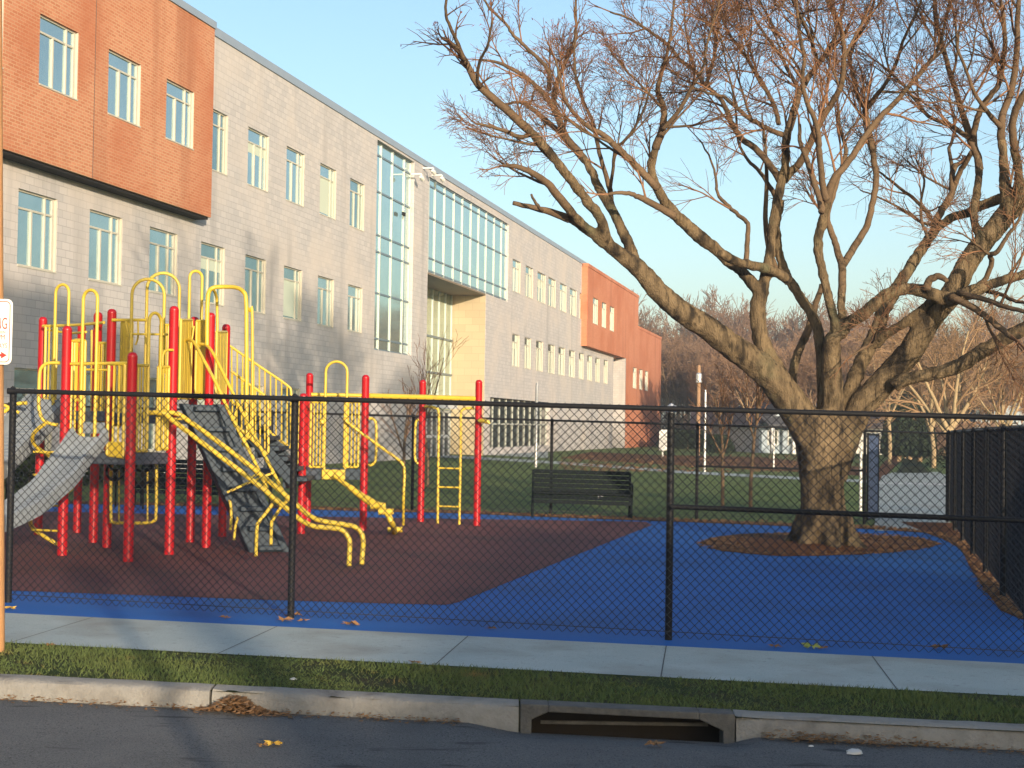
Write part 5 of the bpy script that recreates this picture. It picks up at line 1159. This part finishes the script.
simple_pole(774, 427, 0, 70, .05, M['galv'], 'metal_post', 'short white post in front of the blue house', 'post')
simple_pole(861, 446, 0, 34, .035, M['white'], 'metal_post', 'short white stake beside the open gate', 'post')
t = thing('notice_board', 'small white notice board by the corner of the school', 'sign', P(663, 440, 95).to_tuple())
c = P(663, 440, 95); mb = MB(); mb.box(c, (.5, .08, 1.3)); mb.build('board', M['white'], t, bevel=.01); mb = MB(); mb.box((c.x, c.y+.08, (gz(c.x)+c.z)/2), (.1, .06, c.z-gz(c.x))); mb.build('post', M['white'], t)

# ------------------------------------------------------------------ houses
def house(cx, cy, w, dp_, h, rh, rz, wm_, rm_, label, porch=True, name='house'):
    base = gz(cx)-.3; t = thing(name, label, 'house', (cx, cy, base), rz); m4 = MATS[t.name]
    def L3(x, y, z): return tuple(m4 @ Vector((x, y, z)))
    mb = MB(); vs = [L3(-w/2,-dp_/2,0),L3(w/2,-dp_/2,0),L3(w/2,dp_/2,0),L3(-w/2,dp_/2,0),L3(-w/2,-dp_/2,h),L3(w/2,-dp_/2,h),L3(w/2,dp_/2,h),L3(-w/2,dp_/2,h),L3(0,-dp_/2,h+rh),L3(0,dp_/2,h+rh)]
    mb.add(vs, [(0,1,5,8,4),(1,2,6,5),(2,3,7,9,6),(3,0,4,7)]); mb.build('wall', wm_, t)
    mb = MB()
    for sg in (-1, 1):
        a = Vector((sg*(w/2+.4), 0, h-.4*rh/(w/2))); b = Vector((0, 0, h+rh+.02)); th = .15
        mb.add([L3(a.x,-dp_/2-.4,a.z),L3(b.x,-dp_/2-.4,b.z),L3(b.x,dp_/2+.4,b.z),L3(a.x,dp_/2+.4,a.z),L3(a.x,-dp_/2-.4,a.z+th),L3(b.x,-dp_/2-.4,b.z+th),L3(b.x,dp_/2+.4,b.z+th),L3(a.x,dp_/2+.4,a.z+th)], [(0,1,2,3),(4,5,6,7),(0,1,5,4),(2,3,7,6),(0,4,7,3)])
    rf = mb.build('roof', rm_, t)
    mb = MB(); mb.box(L3(w*.2, 0, h+rh*.9), (.6, .6, 1.4), rz); mb.build('chimney', M['brickfar'], rf)
    def win(x, z, ww_, hh):
        mb = MB(); y = -dp_/2-.04
        for dx in (-ww_/2, ww_/2): mb.box(L3(x+dx, y, z), (.1, .08, hh+.1), rz)
        for dz in (-hh/2, hh/2, 0): mb.box(L3(x, y, z+dz), (ww_-.1, .07, .1), rz)
        o = mb.build('window', M['white'], t); mb = MB(); mb.box(L3(x, y+.03, z), (ww_, .02, hh), rz); mb.build('pane', M['glassd'], o)
    for x in (-w*.3, 0, w*.3): win(x, h*.82 if h > 4 else h*.6, .9, 1.2)
    win(0, h+rh*.35, .8, .9)
    mb = MB(); mb.box(L3(w*.12, -dp_/2-.03, 1.2), (1, .08, 2.1), rz); mb.build('door', M['white'], t)
    if porch:
        mb = MB(); pz = 2.7; mb.add([L3(-w/2,-dp_/2,pz+.7),L3(w/2,-dp_/2,pz+.7),L3(w/2+.2,-dp_/2-2.2,pz),L3(-w/2-.2,-dp_/2-2.2,pz),L3(-w/2,-dp_/2,pz+.55),L3(w/2,-dp_/2,pz+.55),L3(w/2+.2,-dp_/2-2.2,pz-.15),L3(-w/2-.2,-dp_/2-2.2,pz-.15)], [(0,3,2,1),(4,5,6,7),(3,7,6,2),(0,4,7,3),(1,2,6,5)]); mb.build('porch_roof', rm_, t)
        for i in range(4):
            mb = MB(); mb.box(L3(-w/2+.2+(w-.4)*i/3, -dp_/2-2, pz/2), (.28, .28, pz-.1), rz); mb.build('porch_column', M['white'], t)
    return t
c = P(768, 430, 130); house(c.x, 130, 6.2, 9, 2.7, 1.7, .3, M['siding'], M['roofd'], 'pale blue gabled house with white porch behind the big tree')
c = P(736, 430, 146); house(c.x, 146, 8, 8, 2.4, 1.3, 1.45, M['white'], M['roof'], 'low white house with grey roof left of the blue house', porch=False)
c = P(800, 430, 138); house(c.x, 138, 6, 8, 2.7, 1.8, 1.5, M['white'], M['roof'], 'small white bungalow mostly behind the tree trunk', porch=False)
c = P(1016, 410, 150); house(c.x, 150, 9, 9, 6, 2.6, 1.4, M['siding'], M['roofd'], 'dark roofed house among trees at far right', porch=False)
c = P(845, 430, 142); house(c.x, 142, 8, 8, 2.8, 2, 1.2, M['white'], M['roof'], 'white house glimpsed between trunk and gate', porch=False)

# ------------------------------------------------------------------ unseen houses and trees put in across the street to throw the shade
def shade_tree(x, y, h, w, n, seed, label):
    rnd = random.Random(seed); z = gz(x)-.14; root = thing('unseen_street_tree', label, 'tree', (x, y, z)); b = Vector((x, y, z))
    mb = MB(); mb.tube([b-Vector((0,0,.2)), b+Vector((0,0,h*.35)), b+Vector((.1,0,h*.8))], [.3, .24, .08], 10)
    for i in range(9): a = i*.8; mb.tube([b+Vector((0,0,h*(.3+.04*i))), b+Vector((math.cos(a)*w*.8, math.sin(a)*w*.8, h*(.5+.05*i)))], [.12, .04], 6)
    mb.build('trunk', M['bgbark'], root); c = Twigs()
    for _ in range(n):
        dr = rdir(rnd)*rnd.random()**.4; clump(c, rnd, b+Vector((dr.x*w, dr.y*w, h*.6+dr.z*h*.36)), .5, .6, 26, .13)
    o = twobj(c, 'crown', M['evergreen'], root); return root
def tall_tree(x, y, z0, z1, w, n, seed, label):
    rnd = random.Random(seed); z = gz(x)-.14; root = thing('unseen_street_tree', label, 'tree', (x, y, z)); b = Vector((x, y, z))
    mb = MB(); mb.tube([b-Vector((0,0,.2)), b+Vector((0,0,z0)), b+Vector((.1,0,z1*.95))], [.26, .2, .05], 10)
    for i in range(9): a = i*.8; zz_ = z0*.9+(z1-z0)*.08*i; mb.tube([b+Vector((0,0,zz_)), b+Vector((math.cos(a)*w*.7, math.sin(a)*w*.7, zz_+1.5))], [.1, .03], 6)
    mb.build('trunk', M['bgbark'], root); c = Twigs()
    for _ in range(n):
        dr = rdir(rnd)*rnd.random()**.35; clump(c, rnd, b+Vector((dr.x*w, dr.y*w, (z0+z1)/2+dr.z*(z1-z0)/2)), .5, .6, 24, .13)
    twobj(c, 'crown', M['evergreen'], root); return root
tall_tree(11.5, -26, 12.9, 15.3, 4.2, 460, 1, 'unseen high crowned street tree behind the viewer, crown shaped to shade the school wall')  # crown height set so its shade falls on the lower school wall
tall_tree(32.5, -28, 16.4, 21, 4.4, 420, 4, 'unseen tallest street tree behind the viewer, crown shaped to shade the school wall')
house(18.9, -32, 8, 9, 7.7, 1.5, 0, M['siding'], M['roofd'], 'unseen two storey house across the road, placed to shade the kerb and drain', porch=False)  # height and position set so its shade covers the right kerb
house(30, -32, 11, 9, 7.7, 1.6, 0, M['white'], M['roof'], 'unseen white two storey house across the road, put in to shade the ground', porch=False)
house(-4, -32, 10, 9, 4.6, 2.4, 0, M['white'], M['roofd'], 'unseen small white house across the road behind the viewer', porch=False)

t = thing('street_pole', 'slim steel pole on the near side of the street behind the viewer', 'pole', (3.3, -5.5, gz(3.3)))
mb = MB(); mb.tube([(3.3, -5.5, gz(3.3)-.2), (3.3, -5.5, 3.9)], .05, 10); mb.build('shaft', M['galv'], t, smooth='auto')
mb = MB(); mb.box((3.3, -5.45, 3.6), (.5, .01, .35)); mb.build('plate', M['galv'], t)
# ------------------------------------------------------------------ evening haze
hm = bpy.data.materials.new('haze'); hm.use_nodes = True; nt = hm.node_tree; nt.nodes.clear()
ho_ = nt.nodes.new('ShaderNodeOutputMaterial'); hv = nt.nodes.new('ShaderNodeVolumePrincipled'); nt.links.new(hv.outputs[0], ho_.inputs['Volume'])
hv.inputs['Color'].default_value = (.82, .9, 1, 1); hv.inputs['Density'].default_value = .0008; hv.inputs['Anisotropy'].default_value = .2
mb = MB(); mb.box((0, 100, 13), (860, 1060, 42)); tag(mb.build('haze', hm), 'pale evening haze over the playground and school', 'haze', kind='stuff')
